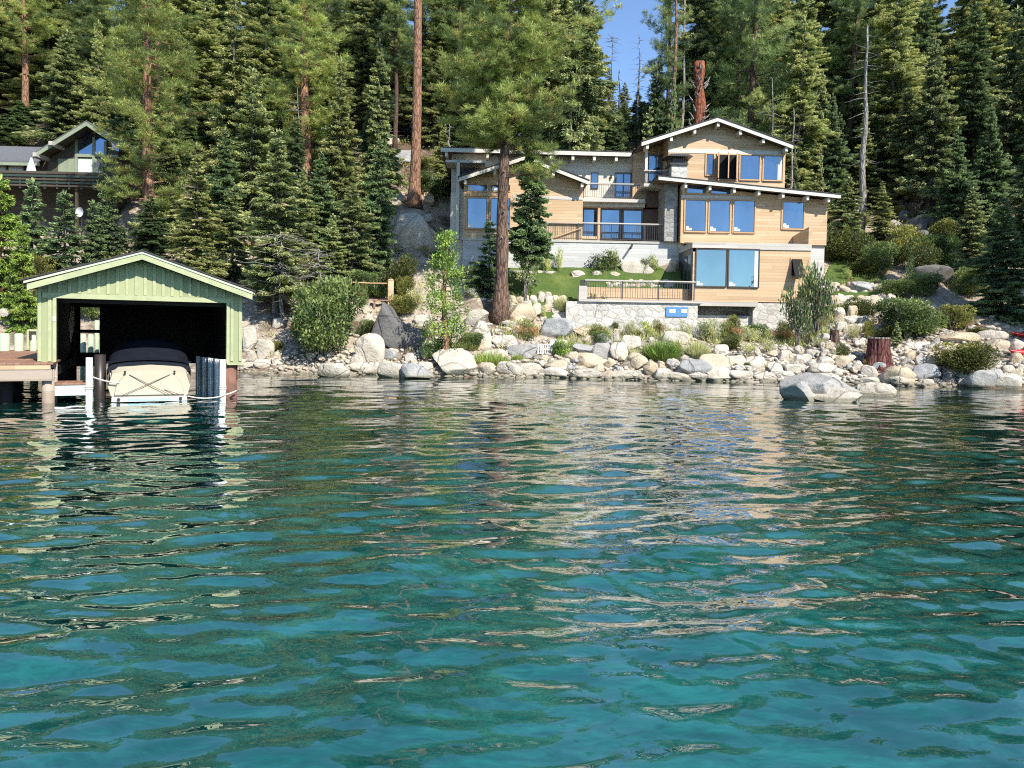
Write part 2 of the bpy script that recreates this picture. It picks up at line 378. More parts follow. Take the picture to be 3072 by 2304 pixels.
# ------------------------------------------------------------------ water
a = NT('lake_water', 0.5, 0.0); geo = a.n('NewGeometry'); p = geo.outputs['Position']
mp = a.n('Mapping'); mp.inputs['Scale'].default_value = (0.5, 1.2, 1); a.l(p, mp.inputs[0])
n1 = a.noise(mp.outputs[0], 1.6, 5, 0.62, 1.8); n2 = a.noise(mp.outputs[0], 7.5, 5, 0.7, 2.5); n0 = a.noise(p, 0.16, 2)  # distorted noise paints caustic-like streaks into the body colour
f = a.math('ADD', a.math('MULTIPLY', n1, 0.55), a.math('MULTIPLY', n2, 0.30)); f = a.math('ADD', f, a.math('MULTIPLY', n0, 0.25))
near = a.ramp(f, [(0.36, (0.003, 0.040, 0.038)), (0.52, (0.006, 0.082, 0.074)), (0.66, (0.014, 0.150, 0.132)), (0.8, (0.045, 0.28, 0.24))])
far_ = a.ramp(f, [(0.38, (0.010, 0.058, 0.045)), (0.6, (0.018, 0.100, 0.074)), (0.8, (0.04, 0.16, 0.12))])
shal = a.ramp(f, [(0.38, (0.035, 0.05, 0.03)), (0.7, (0.13, 0.13, 0.075))])
sp_ = a.n('SeparateXYZ'); a.l(p, sp_.inputs[0]); yy = a.math('DIVIDE', a.math('ADD', sp_.outputs['Y'], a.math('MULTIPLY', n0, 5.0)), 40.0)
c = a.mix(a.ramp(yy, [(0.20, (0, 0, 0)), (0.65, (1, 1, 1))]), near, far_)
c = a.mix(a.ramp(yy, [(0.78, (0, 0, 0)), (0.93, (0.8, 0.8, 0.8))]), c, shal)
df = a.n('BsdfDiffuse'); a.l(c, df.inputs[0])
gl = a.n('BsdfGlossy', Roughness=0.015); fr = a.n('Fresnel', IOR=1.34)
rip = a.n('Mapping'); rip.inputs['Scale'].default_value = (2.0, 3.4, 1); a.l(p, rip.inputs[0])
bn = a.noise(rip.outputs[0], 3.0, 2, 0.5, 0.6)
bp = a.n('Bump', Strength=0.11, Distance=0.02); a.l(bn, bp.inputs['Height'])
a.l(bp.outputs[0], gl.inputs['Normal']); a.l(bp.outputs[0], fr.inputs['Normal'])
mx = a.n('MixShader'); a.l(a.math('MINIMUM', a.math('ADD', a.math('MULTIPLY', fr.outputs[0], 2.5), 0.08), 0.93), mx.inputs[0])
a.l(df.outputs[0], mx.inputs[1]); a.l(gl.outputs[0], mx.inputs[2]); a.l(mx.outputs[0], a.t.nodes['Material Output'].inputs[0])
ys = 1.6*np.exp(np.arange(0, 760)*0.0042); sx = np.linspace(-1.05, 1.05, 760)
YY = np.repeat(ys[:, None], len(sx), 1); XX = YY*sx[None, :]; ZZ = np.zeros_like(XX); wr = np.random.default_rng(21)
for k in range(84):
    lam = 0.11*(1.045**k); th = wr.normal(0, 0.62) + 0.10 + PI/2; kk = 2*PI/lam
    slope = 0.0105 if lam < 0.2 else (0.0200 if lam < 0.75 else (0.0125 if lam < 1.4 else 0.0075))
    amp = slope*lam/(2*PI)*1.4142
    sp = np.maximum(YY*0.0043, 0.001); fade = np.clip((lam/sp-3.6)/4.5, 0, 1)
    # a slow grouping so that calm and ruffled patches alternate
    grp = 0.75 + 0.5*np.sin(XX*wr.uniform(0.1, 0.4)+YY*wr.uniform(0.1, 0.4)+wr.uniform(0, 6))
    ZZ += amp*fade*grp*np.sin(kk*(XX*math.cos(th)+YY*math.sin(th)) + wr.uniform(0, 2*PI))
calm = np.clip((36-YY)/17, 0.45, 1); ZZ *= calm
nr, nc = XX.shape; idx = np.arange(nr*nc).reshape(nr, nc)
Fc = np.stack([idx[:-1, :-1], idx[:-1, 1:], idx[1:, 1:], idx[1:, :-1]], -1).reshape(-1, 4)
V = np.stack([XX, YY, ZZ], -1).reshape(-1, 3)
tag(link('lake_water', np_mesh('lake_water', V, Fc, np.zeros(len(Fc)), ['lake_water'], True)), kind='structure')
mb = MB(); mb.add([(-2500, -2500, -0.25), (2500, -2500, -0.25), (2500, 60, -0.25), (-2500, 60, -0.25)], [(0, 1, 2, 3)], 'lake_water')
tag(mb.build('outer_water'), kind='structure')
exec_after = []
#@@NEXT
# ------------------------------------------------------------------ tree prototypes (unit: metres)
class TB:
    """collects leaf-sized triangles with numpy"""
    def __init__(s, seed): s.V = []; s.mi = []; s.r = np.random.default_rng(seed)
    def fronds(s, base, dirs, length, width, mi, droop=0.0):
        """one slim kite (two triangles) per row"""
        base = np.asarray(base, float); d = np.asarray(dirs, float); n = len(base)
        d = d/np.maximum(np.linalg.norm(d, axis=1, keepdims=True), 1e-6)
        up = np.tile([0, 0, 1.0], (n, 1)) + s.r.normal(0, 0.45, (n, 3)); side = np.cross(d, up); side /= np.maximum(np.linalg.norm(side, axis=1, keepdims=True), 1e-6)
        L = np.broadcast_to(length, (n,))[:, None]; W = np.broadcast_to(width, (n,))[:, None]
        tip = base + d*L; tip[:, 2] -= droop*L[:, 0]; mid = base + d*L*0.45
        a = mid+side*W*0.5; b = mid-side*W*0.5
        s.V.append(np.stack([base, a, tip, b], 1).reshape(-1, 3)); s.mi.append(np.broadcast_to(mi, (n,)).copy())
    def mesh(s, name, mats):
        V = np.concatenate(s.V); mi = np.concatenate(s.mi); Fc = np.arange(len(V)).reshape(-1, 4)
        return np_mesh(name, V, Fc, mi, mats)

def bare_limbs(mb, H, z0, z1, n, ln, m, seed, r0=0.03, droop=-0.15):
    rd = random.Random(seed)
    for i in range(n):
        z = z0+(z1-z0)*rd.random(); an = rd.random()*2*PI; L = ln*rd.uniform(0.4, 1.1)
        pts = [(0, 0, z)]; x = y = 0; zz = z; a2 = an
        for k in range(4):
            a2 += rd.uniform(-0.4, 0.4); st = L/4; x += math.cos(a2)*st; y += math.sin(a2)*st; zz += st*rd.uniform(droop*2, 0.25)
            pts.append((x, y, zz))
        mb.tube(pts, [r0, r0*0.75, r0*0.5, r0*0.35, r0*0.15], m, 4, False)

def fir_proto(seed, H, Rr, z0, mats, bark, dens=1.0, shape=0.85, gap=0.33, leafk=1.5, tr=0.16, dead=0):
    t = TB(seed); r = t.r; mb = MB(); n = 10
    tp = [(0.05*math.sin(i*1.3+seed), 0.05*math.cos(i*0.9), H*i/n) for i in range(n+1)]
    mb.tube(tp, [tr*(1-0.93*i/n)*(1.3 if i == 0 else 1) for i in range(n+1)], bark, 8, True, 0.06)
    z = z0
    while z < H*0.985:
        u = (z-z0)/(H-z0); L0 = Rr*(1-u)**shape*(0.75+0.25*min(1, u*6))*(1+0.18*math.sin(z*1.1+seed)+0.12*math.sin(z*3.1+seed*2))
        nb = max(5, int((7+5*(1-u))*dens)); ph = r.uniform(0, 6.28)
        for b in range(nb):
            an = ph + b*6.283/nb + r.normal(0, 0.25); L = max(0.16, L0*(1+0.22*math.sin(an*2+z*0.9+seed)+0.14*math.sin(z*2.3+an))*r.uniform(0.68, 1.15)*(1.25 if r.random() < 0.08 else 1)); zb = z + r.uniform(-0.5, 0.5)*gap*1.3
            if r.random() < 0.13 or (math.sin(z*1.7+an*1.5+seed*2.1) > 0.86): continue
            sl = -0.18-0.25*(1-u)+r.normal(0, 0.08)
            k = max(3, int(L/0.085*leafk)); q = np.linspace(0.12, 1.0, k)
            px = np.cos(an)*L*q; py = np.sin(an)*L*q; pz = zb + L*(sl*q+0.22*q*q)
            base = np.stack([px, py, pz], 1)
            if L > 0.5: mb.tube([(0, 0, zb), (px[k//2], py[k//2], pz[k//2]), (px[-1], py[-1], pz[-1])], [0.022, 0.014, 0.005], bark, 3, False)
            wd = (0.14+0.40*L*(1-q)**0.7)*r.uniform(0.8, 1.2)
            tone = int(r.choice([0, 1, 2], p=[0.5, 0.22, 0.28]))
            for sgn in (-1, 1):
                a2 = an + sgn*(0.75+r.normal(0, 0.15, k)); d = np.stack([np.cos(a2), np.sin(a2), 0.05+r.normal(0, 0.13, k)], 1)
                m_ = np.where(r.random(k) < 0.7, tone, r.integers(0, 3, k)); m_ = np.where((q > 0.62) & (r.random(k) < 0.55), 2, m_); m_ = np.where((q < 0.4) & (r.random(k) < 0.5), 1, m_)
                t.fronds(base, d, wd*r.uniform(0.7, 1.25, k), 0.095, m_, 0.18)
                # second rank, half way out
                b2 = base + d*(wd*0.55)[:, None]; a3 = an+sgn*0.2+r.normal(0, 0.3, k); d3 = np.stack([np.cos(a3), np.sin(a3), r.normal(0.05, 0.15, k)], 1)
                t.fronds(b2, d3, wd*0.55+0.08, 0.085, m_, 0.22)
                t.fronds(b2-[0, 0, 0.05], d3+[0, 0, -0.5], wd*0.3+0.08, 0.08, m_, 0.1)
            # tip tuft
            t.fronds(base[-1:], [[math.cos(an), math.sin(an), 0.25]], 0.24, 0.10, 2)
        z += gap*(0.72+0.45*(1-u))*r.uniform(0.8, 1.2)
    t.fronds([[0, 0, H-0.25]]*5, r.normal(0, 0.25, (5, 3))+[0, 0, 1], 0.4, 0.07, 2)
    if dead: bare_limbs(mb, H, z0*0.3, z0+(H-z0)*0.3, dead, Rr*1.1, 'dead_wood', seed, 0.02)
    return mb, t, mats

def tuft(t, c, rad, n, mi, up=0.5):
    r = t.r; d = r.normal(0, 1, (n, 3)); d[:, 2] = np.abs(d[:, 2])*0.7+up*0.3-0.35*r.random(n)
    t.fronds(np.tile(c, (n, 1))+r.normal(0, rad*0.12, (n, 3)), d, rad*r.uniform(0.75, 1.25, n), rad*0.085, mi)

def pine_proto(seed, H, Rr, z0, mats, bark, nlimb, trad=0.28, tr=0.3, needles=16, lean=(0, 0), flat=0.75, extra=()):
    t = TB(seed); r = t.r; mb = MB(); n = 14
    ax = lambda z: (lean[0]*z/H+0.06*math.sin(z*0.5+seed), lean[1]*z/H+0.05*math.cos(z*0.4))
    tp = [(*ax(H*i/n), H*i/n) for i in range(n+1)]
    mb.tube(tp, [tr*(1-0.85*(i/n)**1.2)*(1.35 if i == 0 else 1) for i in range(n+1)], bark, 12, True, 0.05)
    lims = []
    for i in range(nlimb):
        u = (i+r.uniform(0, 0.8))/nlimb; z = z0+(H-z0)*u
        lims.append((z, i*2.4+r.normal(0, 0.4), Rr*(1-u)**0.55*(0.55+0.45*min(1, u*5))*r.uniform(0.55, 1.15)))
    lims += list(extra)
    for z, an, L in lims:
        x0, y0 = ax(z); pts = [(x0, y0, z)]; x, y, zz = x0, y0, z; a2 = an; st = L/5; rise = r.uniform(-0.30, 0.15)
        for k in range(5):
            a2 += r.normal(0, 0.14); x += math.cos(a2)*st; y += math.sin(a2)*st; zz += st*(rise+0.12*k); pts.append((x, y, zz))
        b0 = 0.02+0.013*L
        mb.tube(pts, [b0, b0*0.8, b0*0.6, b0*0.45, b0*0.3, b0*0.15], bark, 5, False)
        tone = int(r.choice([0, 1, 2], p=[0.5, 0.25, 0.25]))
        for k in range(1, 6):
            c = np.array(pts[k]); ns = int(2+L*1.5) if k > 1 else 1
            for _ in range(ns):
                a3 = a2+r.normal(0, 0.95); l3 = r.uniform(0.2, 0.5)*L*(0.5+0.12*k)*0.6+0.15
                e = c+np.array([math.cos(a3)*l3, math.sin(a3)*l3, r.normal(0.10, 0.16)*(1+l3*0.6)])
                if r.random() < 0.5: mb.tube([tuple(c), tuple((c+e)/2+[0, 0, 0.03]), tuple(e)], [0.012, 0.009, 0.005], bark, 3, False)
                for _k in range(3):
                    m_ = tone if r.random() < 0.65 else int(r.integers(0, len(mats)))
                    tuft(t, e+r.normal(0, trad*0.34, 3)*[1, 1, flat], trad*r.uniform(0.75, 1.2), needles, m_)
    for _ in range(8): tuft(t, np.array([*ax(H), H])+r.normal(0, 0.25, 3), trad, needles, 2)
    return mb, t, mats

def snag_proto(seed, H, tr, m, nl=26, ln=1.4, z0=0.3, broken=True):
    mb = MB(); n = 10; rd = random.Random(seed)
    tp = [(0.07*math.sin(i+seed), 0.06*math.cos(i*1.7), H*i/n) for i in range(n+1)]
    mb.tube(tp, [tr*(1-(0.8 if broken else 0.95)*i/n) for i in range(n+1)], m, 8, True, 0.1)
    bare_limbs(mb, H, H*z0, H*0.97, nl, ln, m, seed, 0.028, -0.25)
    return mb

def leaf_cloud(seed, rx, ry, rz, n, leaf, lumps=9, stems=0, mats=None, vert=False, fill=0.35):
    """a shrub: leaves over overlapping lumps, holes between them; the bottom at z=0"""
    t = TB(seed); r = t.r; L = []
    for i in range(lumps):
        a = r.uniform(0, 6.28); q = math.sqrt(r.random())*0.62; zz = r.uniform(0.25, 0.78)
        L.append((math.cos(a)*q*rx, math.sin(a)*q*ry, zz*2*rz, r.uniform(0.22, 0.52)))
    L.append((0, 0, rz*0.9, 0.62))
    w_ = np.array([l[3]**2 for l in L]); w_ /= w_.sum(); k = r.choice(len(L), n, p=w_)
    c = np.array(L)[k]; d = r.normal(0, 1, (n, 3)); d /= np.linalg.norm(d, axis=1, keepdims=True)
    rad = (1-fill*r.random(n)**1.5)
    P = c[:, :3] + d*rad[:, None]*c[:, 3:4]*np.array([rx, ry, rz])*1.05
    P[:, 2] = np.abs(P[:, 2])
    dd = d*0.6+r.normal(0, 0.6, (n, 3))+[0, 0, 0.5 if not vert else 1.4]
    cell = np.sin(P[:, 0]*3.1+seed)+np.sin(P[:, 1]*2.7)+np.sin(P[:, 2]*4.3+1)
    mi = np.where(cell > 0.7, 2, np.where(cell < -0.7, 1, 0)); mi = np.where(r.random(n) < 0.3, r.integers(0, len(mats), n), mi)
    t.fronds(P, dd, leaf*r.uniform(0.7, 1.3, n), leaf*0.45, mi)
    mb = MB()
    for i in range(stems):
        a = r.uniform(0, 6.28); q = r.uniform(0.2, 0.7)
        mb.tube([(r.normal(0, 0.05), r.normal(0, 0.05), -0.2), (math.cos(a)*q*rx*0.4, math.sin(a)*q*ry*0.4, rz*0.7), (math.cos(a)*q*rx, math.sin(a)*q*ry, rz*1.5)], [0.035, 0.025, 0.008], 'bark_grey', 5, False)
    return mb, t, mats

def blades(seed, rx, ry, h, n, mats, wid=0.02, spread=0.35):
    t = TB(seed); r = t.r; a = r.uniform(0, 6.28, n); q = np.sqrt(r.random(n))
    B = np.stack([np.cos(a)*q*rx, np.sin(a)*q*ry, np.zeros(n)-0.05], 1)
    d = np.stack([np.cos(a)*q*spread+r.normal(0, 0.22, n), np.sin(a)*q*spread+r.normal(0, 0.22, n), np.ones(n)], 1)
    t.fronds(B, d, h*r.uniform(0.5, 1.1, n)*(1.1-0.4*q), wid, r.integers(0, len(mats), n), 0.05)
    return t

ALL_TREES = []
PROTOS = {}
def plant_from(kind, key, parts_fn, loc, sc, rz, names=('trunk', 'crown'), top='tree'):
    """parts_fn() -> (MB wood, TB leaves, mats); meshes are shared between the copies of one prototype"""
    if key not in PROTOS:
        mb, t, mats = parts_fn(); root = empty(kind, loc, rz, sc)
        kids = []
        if mb is not None and mb.f: kids.append(mb.build(names[0], root, True))
        if t is not None: kids.append(link(names[1], t.mesh(names[1], mats), root))
        PROTOS[key] = root
        return root
    root = copy_tree(PROTOS[key]); root.name = kind
    root.location = loc; root.rotation_euler = (0, 0, rz); root.scale = sc
    return root

FIRM = ['fir_a', 'fir_b', 'fir_c']; DFM = ['dfir_a', 'dfir_b', 'dfir_c']; OFM = ['ofir_a', 'ofir_b', 'ofir_c']
PNM = ['pine_a', 'pine_b', 'pine_c', 'pine_d']; DPM = ['dpine_a', 'dpine_b', 'dpine_c']
# key: (builder, base height, base radius)
TK = {
 'fir1': (lambda: fir_proto(11, 12, 2.6, 0.5, FIRM, 'bark_grey'), 12, 2.6),
 'fir3': (lambda: fir_proto(18, 12, 2.6, 1.2, FIRM, 'bark_grey', dens=0.85, shape=0.62, gap=0.38, leafk=1.5, dead=20), 12, 2.5),
 'fir4': (lambda: fir_proto(19, 12, 2.4, 0.4, OFM, 'bark_grey', dens=1.1, shape=1.05, gap=0.42, leafk=1.5), 12, 2.4),
 'bfir': (lambda: fir_proto(39, 6, 1.5, 0.2, ['bright_a', 'bright_b', 'bright_c'], 'bark_orange', dens=1.1, shape=0.6, gap=0.27, leafk=1.3, tr=0.09), 6, 1.5),
 'fir2': (lambda: fir_proto(12, 12, 2.3, 2.2, FIRM, 'bark_grey', dead=60, shape=0.7), 12, 2.3),
 'sfir': (lambda: fir_proto(13, 5, 1.15, 0.3, DFM, 'bark_grey', gap=0.26, tr=0.07), 5, 1.15),
 'sfir3': (lambda: fir_proto(29, 9, 1.3, 3.0, DFM, 'bark_grey', gap=0.2, tr=0.09, shape=0.5, leafk=1.6, dens=1.2), 9, 1.15),
 'sfir2': (lambda: fir_proto(23, 5, 1.3, 0.9, FIRM, 'bark_grey', gap=0.28, tr=0.07), 5, 1.3),
 'dfir': (lambda: fir_proto(14, 11, 2.7, 0.3, DFM, 'bark_brown', dens=1.2), 11, 2.7),
 'ofir1': (lambda: fir_proto(15, 20, 2.9, 1.5, OFM, 'bark_grey', gap=0.40, leafk=1.25, shape=0.6, tr=0.26), 20, 2.9),
 'ofir2': (lambda: fir_proto(16, 20, 2.4, 3.0, FIRM, 'bark_grey', gap=0.46, leafk=1.25, shape=0.62, tr=0.24, dead=24), 20, 2.4),
 'ofir3': (lambda: fir_proto(17, 20, 2.6, 1.0, DFM, 'bark_brown', gap=0.40, leafk=1.25, shape=0.6, tr=0.24), 20, 2.6),
 'pine1': (lambda: pine_proto(31, 20, 3.2, 6.5, PNM, 'bark_orange', 54, 0.30, 0.34, 20), 20, 3.2),
 'pine2': (lambda: pine_proto(32, 20, 3.0, 3.0, PNM, 'bark_orange', 64, 0.30, 0.34, 20), 20, 3.0),
 'dpine': (lambda: pine_proto(33, 22, 2.6, 9, DPM, 'bark_brown', 58, 0.32, 0.30, 18), 22, 2.6),
 'dpine2': (lambda: pine_proto(34, 22, 3.4, 5, DPM, 'bark_brown', 72, 0.34, 0.34, 18), 22, 3.4),
}
KN = {'fir1': 'fir_tree', 'fir3': 'fir_tree', 'fir4': 'fir_tree', 'fir2': 'fir_tree', 'bfir': 'young_pine', 'sfir': 'young_fir', 'sfir3': 'young_fir', 'sfir2': 'young_fir', 'dfir': 'spruce_tree', 'ofir1': 'fir_tree', 'ofir2': 'fir_tree', 'ofir3': 'fir_tree',
      'pine1': 'pine_tree', 'pine2': 'pine_tree', 'dpine': 'pine_tree', 'dpine2': 'pine_tree'}
def tree(key, px, Y, top, hw, label=None, base=None, rz=None, group='conifers on the hillside'):
    """stand a tree at picture column px, depth Y; top: picture y of its tip; hw: half width of the crown in pixels"""
    if key == 'fir1' and int(px*7) % 3: key = ('fir1', 'fir3', 'fir4')[int(px*7) % 3]
    g = on(px, Y); tip = at(px, top, Y); fn, H0, R0 = TK[key]
    h = max(tip.z-g.z+0.3, 1.0); r = hw/F*Y
    rz = random.uniform(0, 6.28) if rz is None else rz
    o = plant_from(KN[key], key, fn, (g.x, g.y, g.z-0.25), (r/R0, r/R0, h/H0), rz)
    o.rotation_euler.x = random.uniform(-0.025, 0.025); o.rotation_euler.y = random.uniform(-0.03, 0.03)
    tag(o, label, 'tree', group); ALL_TREES.append((o, key, px, Y, top, hw)); return o

# --- trees one can tell apart in the photograph: (kind, column, depth, tip y, half width, label)
TREES = [
 ('pine1', 26, 60, -75, 34, 'tall pine with a bare orange trunk above the cabin\'s grey annex roof'),
 ('pine2', 149, 45.5, -85, 54, 'broad yellow-green pine rising in front of the cabin, boughs over its gable'),
 ('pine2', 158, 58, -95, 40, 'pine with reddish trunk just behind the broad yellow-green pine'),
 ('fir1', 197, 40, 145, 38, 'pale green fir right behind the boathouse ridge'),
 ('fir2', 275, 37.5, 130, 40, 'fir with grey dead lower branches beside the boathouse roof\'s right end'),
 ('fir1', 236, 52, -25, 38, 'very tall fir between the cabin and the split rocks, behind the boathouse'),
 ('sfir', 31, 43, 180, 21, 'blue-green young fir under the cabin deck, leftmost of the row'),
 ('sfir', 65, 42.5, 193, 23, 'blue-green young fir under the cabin deck, second and largest of the row'),
 ('sfir', 94, 43.5, 202, 15, 'blue-green young fir beside the white satellite dish'),
 ('sfir', 113, 44.5, 190, 14, 'slim young fir below the cabin deck\'s right corner'),
 ('sfir', 104, 46.5, 158, 11, 'small dark fir tip standing against the cabin deck railing'),
 ('pine2', 305, 53, -70, 48, 'large hazy green pine midway between cabin and the bare tall trunk'),
 ('ofir1', 205, 60, 10, 32, 'dense olive fir upslope of the pale green fir'),
 ('dfir', 317, 45, 152, 25, 'dark blue-green spruce above the big round bush'),
 ('fir1', 352, 41, 185, 30, 'bushy fir directly above the big round bush, beside the orange fence post'),
 ('dfir', 373, 43, 138, 27, 'dark broad conifer left of the bare tall trunk'),
 ('dpine', 393, 60, -40, 22, 'slender dark pine just left of the bare tall trunk'),
 ('ofir2', 362, 63, -10, 24, 'tall fir left of the slender dark pine'),
 ('ofir1', 431, 62, -12, 24, 'tall pointed fir just right of the bare tall trunk'),
 ('ofir2', 456, 66, 20, 18, 'fir over the left end of the flat roof'),
 ('fir2', 571, 56, -45, 42, 'great fir behind the low gable, right next to the big red-barked pine'),
 ('ofir1', 588, 64, 40, 20, 'fir whose tip stands in the left edge of the sky gap'),
 ('ofir2', 603, 80, 70, 12, 'far thin fir low in the sky gap'),
 ('ofir1', 618, 84, 82, 11, 'far short fir at the middle of the sky gap'),
 ('ofir3', 632, 78, 92, 13, 'far dark fir at the right foot of the sky gap'),
 ('ofir3', 650, 60, 58, 24, 'dark fir on the right edge of the sky gap'),
 ('sfir3', 526, 40.3, 152, 19, 'small dark fir standing close behind the big red-barked pine\'s trunk'),
 ('sfir', 488, 40.6, 222, 20, 'low dark fir left of the big red-barked pine, before the concrete wall'),
 ('dpine', 662, 60, -70, 26, 'ragged dark pine on the right of the sky gap, over the upper gable'),
 ('dpine2', 700, 66, -60, 34, 'dark pine behind the broken red trunk'),
 ('dpine2', 745, 58, -75, 46, 'massive dark pine over the upper gable\'s right slope'),
 ('ofir1', 788, 55, 18, 34, 'olive fir behind the right end of the upper gable'),
 ('fir1', 792, 50, 150, 12, 'small bright conifer against the upper gable\'s right wall'),
 ('fir1', 815, 50.5, 146, 12, 'small bright conifer above the low roof\'s right end'),
 ('fir2', 842, 47.5, 178, 21, 'fir with a bare lower trunk beside the house\'s right wall'),
 ('fir1', 878, 49, 182, 20, 'fir right of the white satellite dish, above the dark hedge shrubs'),
 ('dpine2', 842, 62, -60, 34, 'dark pine behind the white dead trunk'),
 ('ofir1', 884, 58, -30, 34, 'tall green fir right of the white dead trunk'),
 ('fir2', 925, 53, 36, 28, 'yellowish fir with a pale trunk, between the white dead trunk and the right edge'),
 ('ofir3', 965, 56, 4, 28, 'dark blue fir left of the tall sunlit fir'),
 ('fir2', 1003, 52, 8, 30, 'tall sunlit olive fir above the broad dark spruce'),
 ('ofir3', 1040, 50, -20, 28, 'dark fir cut by the photo\'s right edge'),
 ('dfir', 1000, 38.5, 196, 36, 'broad dark spruce above the red kayaks'),
 ('fir2', 968, 43, 188, 20, 'ragged fir between the hedge shrubs and the broad dark spruce'),
 ('fir1', 168, 47, 96, 30, 'fir filling the slope between the cabin and the pale green fir'),
 ('dfir', 222, 46, 128, 26, 'dark spruce right behind the pale green fir\'s right shoulder'),
 ('fir1', 250, 48, 70, 34, 'wide fir directly above the boathouse\'s right roof slope'),
 ('ofir3', 292, 47, 118, 20, 'dark fir just left of the dark blue-green spruce'),
 ('fir1', 335, 50, 60, 30, 'fir above the dark blue-green spruce, below the hazy pine'),
 ('fir1', 300, 43, 168, 26, 'low light fir between the dead-branched fir and the dark blue-green spruce'),
 ('fir1', 330, 39.5, 215, 24, 'lowest light fir, its skirt touching the big round bush\'s top'),
 ('fir1', 378, 52, 40, 24, 'fir just left of the bare tall trunk, above the dark broad conifer'),
 ('dfir', 150, 43.5, 195, 26, 'dark low spruce under the broad yellow-green pine'),
 ('fir1', 232, 41.5, 190, 26, 'light fir squeezed between the two firs behind the boathouse'),
 ('fir2', 62, 57, 30, 30, 'fir directly behind the cabin\'s gable peak'),
 ('dfir', 12, 58, 118, 20, 'dark spruce behind the cabin\'s grey annex roof'),
 ('fir1', 95, 56, 20, 28, 'fir behind the cabin, right of its gable peak'),
 ('fir1', 440, 53, 118, 17, 'low fir beside the flat roof\'s left tip'),
 ('ofir1', 545, 62, 30, 26, 'olive fir seen between the big red-barked pine and the great fir'),
 ('ofir3', 480, 63, 20, 30, 'dark fir behind the big red-barked pine\'s left boughs'),
 ('dfir', 825, 55, 95, 24, 'dark spruce behind the low roof\'s right tip'),
 ('fir1', 860, 56, 110, 22, 'light fir at the white dead trunk\'s foot'),
 ('fir2', 900, 55, 88, 26, 'fir between the white dead trunk and the yellowish fir'),
 ('dfir', 948, 50, 128, 24, 'dark low spruce above the ragged fir'),
 ('dfir', 1028, 46, 120, 26, 'dark spruce at the photo\'s right edge, over the brushy shrub'),
 ('dfir', 983, 50, 105, 26, 'dark spruce directly above the broad dark spruce'),
 ('dfir', 912, 62, 70, 30, 'dark spruce low behind the yellowish fir'),
]
TREES += [('bfir', 2, 38.5, 176, 26, 'bright green young pine cut by the photo\'s left edge below the cabin deck'), ('bfir', 23, 36.8, 222, 17, 'smaller bright green young pine at the left edge above the dock piles'), ('fir1', 1150, 33.5, -60, 60, 'tall fir standing just beyond the photo\'s right edge, nearest the lake'), ('fir1', 1185, 37, -60, 60, 'tall fir just beyond the photo\'s right edge, second from the lake')]
for k, px, Y, top, hw, lb in TREES: tree(k, px, Y, top, hw, lb)

# --- three unique trees
g = on(499, 38.6); H = at(509, -75, 38.6).z-g.z; sx = at(511, 0, 38.6).x-g.x
root = empty('pine_tree', (g.x, g.y, g.z-0.2))
ex = [(at(0, 92, 38.6).z-g.z, PI, 2.8), (at(0, 100, 38.6).z-g.z, PI+0.5, 2.6), (at(0, 30, 38.6).z-g.z, 0.0, 4.2), (at(0, 50, 38.6).z-g.z, -0.3, 2.9), (at(0, 105, 38.6).z-g.z, -0.2, 2.6), (at(0, 160, 38.6).z-g.z, 0.1, 2.0),
      (at(0, 85, 38.6).z-g.z, PI+0.9, 2.9), (at(0, 60, 38.6).z-g.z, PI-0.3, 2.7), (at(0, 110, 38.6).z-g.z, -1.2, 2.4), (at(0, 125, 38.6).z-g.z, -2.2, 2.2), (at(0, 120, 38.6).z-g.z, PI-0.1, 2.6), (at(0, 132, 38.6).z-g.z, PI+0.6, 1.9), (at(0, 135, 38.6).z-g.z, 0.4, 1.9)]
mb, t, mats = pine_proto(41, H, 3.0, at(0, 140, 38.6).z-g.z, PNM, 'pine_bark', 66, 0.30, 0.02, 30, (sx, 0), extra=ex)
mb2 = MB(); n = 26; mb2.v = []; pts = []; rad = []
for i in range(n+1):
    z = H*i/n; u = i/n; pts.append((sx*u+0.04*math.sin(z*0.7), 0.03*math.cos(z), z)); rad.append((0.345*(1-0.60*u)+0.30*math.exp(-z/0.7))*(1+0.05*math.sin(z*1.9)+0.03*math.sin(z*5.1)))
mb2.tube(pts, rad, 'pine_bark', 20, True, 0.045)
mb.v += []; o_ = mb2.build('trunk', root, True); mb.build('branch_wood', root, True); link('crown', t.mesh('crown', mats), root)
for zz, an in ((4.3, -1.7), (5.6, -1.2), (7.6, -1.9)):      # knots and a resin scar
    b = MB(); b.tube([(sx*zz/H, -0.25, zz), (sx*zz/H+0.1*math.cos(an), -0.42, zz+0.05)], [0.06, 0.035], 'dead_wood', 6); b.build('branch_stub', root, True)
tag(root, 'big red-barked pine standing before the house, its trunk crossing the low gable', 'tree', 'conifers on the hillside')

g = on(412, 49.5); H = at(419, -40, 49.5).z-g.z; sx = at(419, 0, 49.5).x-g.x
root = empty('pine_tree', (g.x, g.y, g.z-0.3)); mb = MB(); n = 26; pts = []; rad = []
for i in range(n+1):
    z = H*i/n; u = i/n; pts.append((sx*u+0.05*math.sin(z*0.3), 0, z)); rad.append(0.34*(1-0.30*u)+0.28*math.exp(-z/0.9))
mb.tube(pts, rad, 'bark_orange', 16, True, 0.035); mb.build('trunk', root, True)
b = MB(); bare_limbs(b, H, H*0.35, H*0.9, 12, 0.9, 'bark_brown', 5, 0.02)
for i, zz in enumerate(b.v): b.v[i] = (zz[0]+sx*zz[2]/H, zz[1], zz[2])
b.build('branch_stub', root)
mbp, t, mats = pine_proto(43, 6, 2.4, 0.6, DPM, 'bark_brown', 24, 0.34, 0.1, 14)
o = link('crown', t.mesh('crown', mats), root); o.location = (sx, 0, H-1.2)
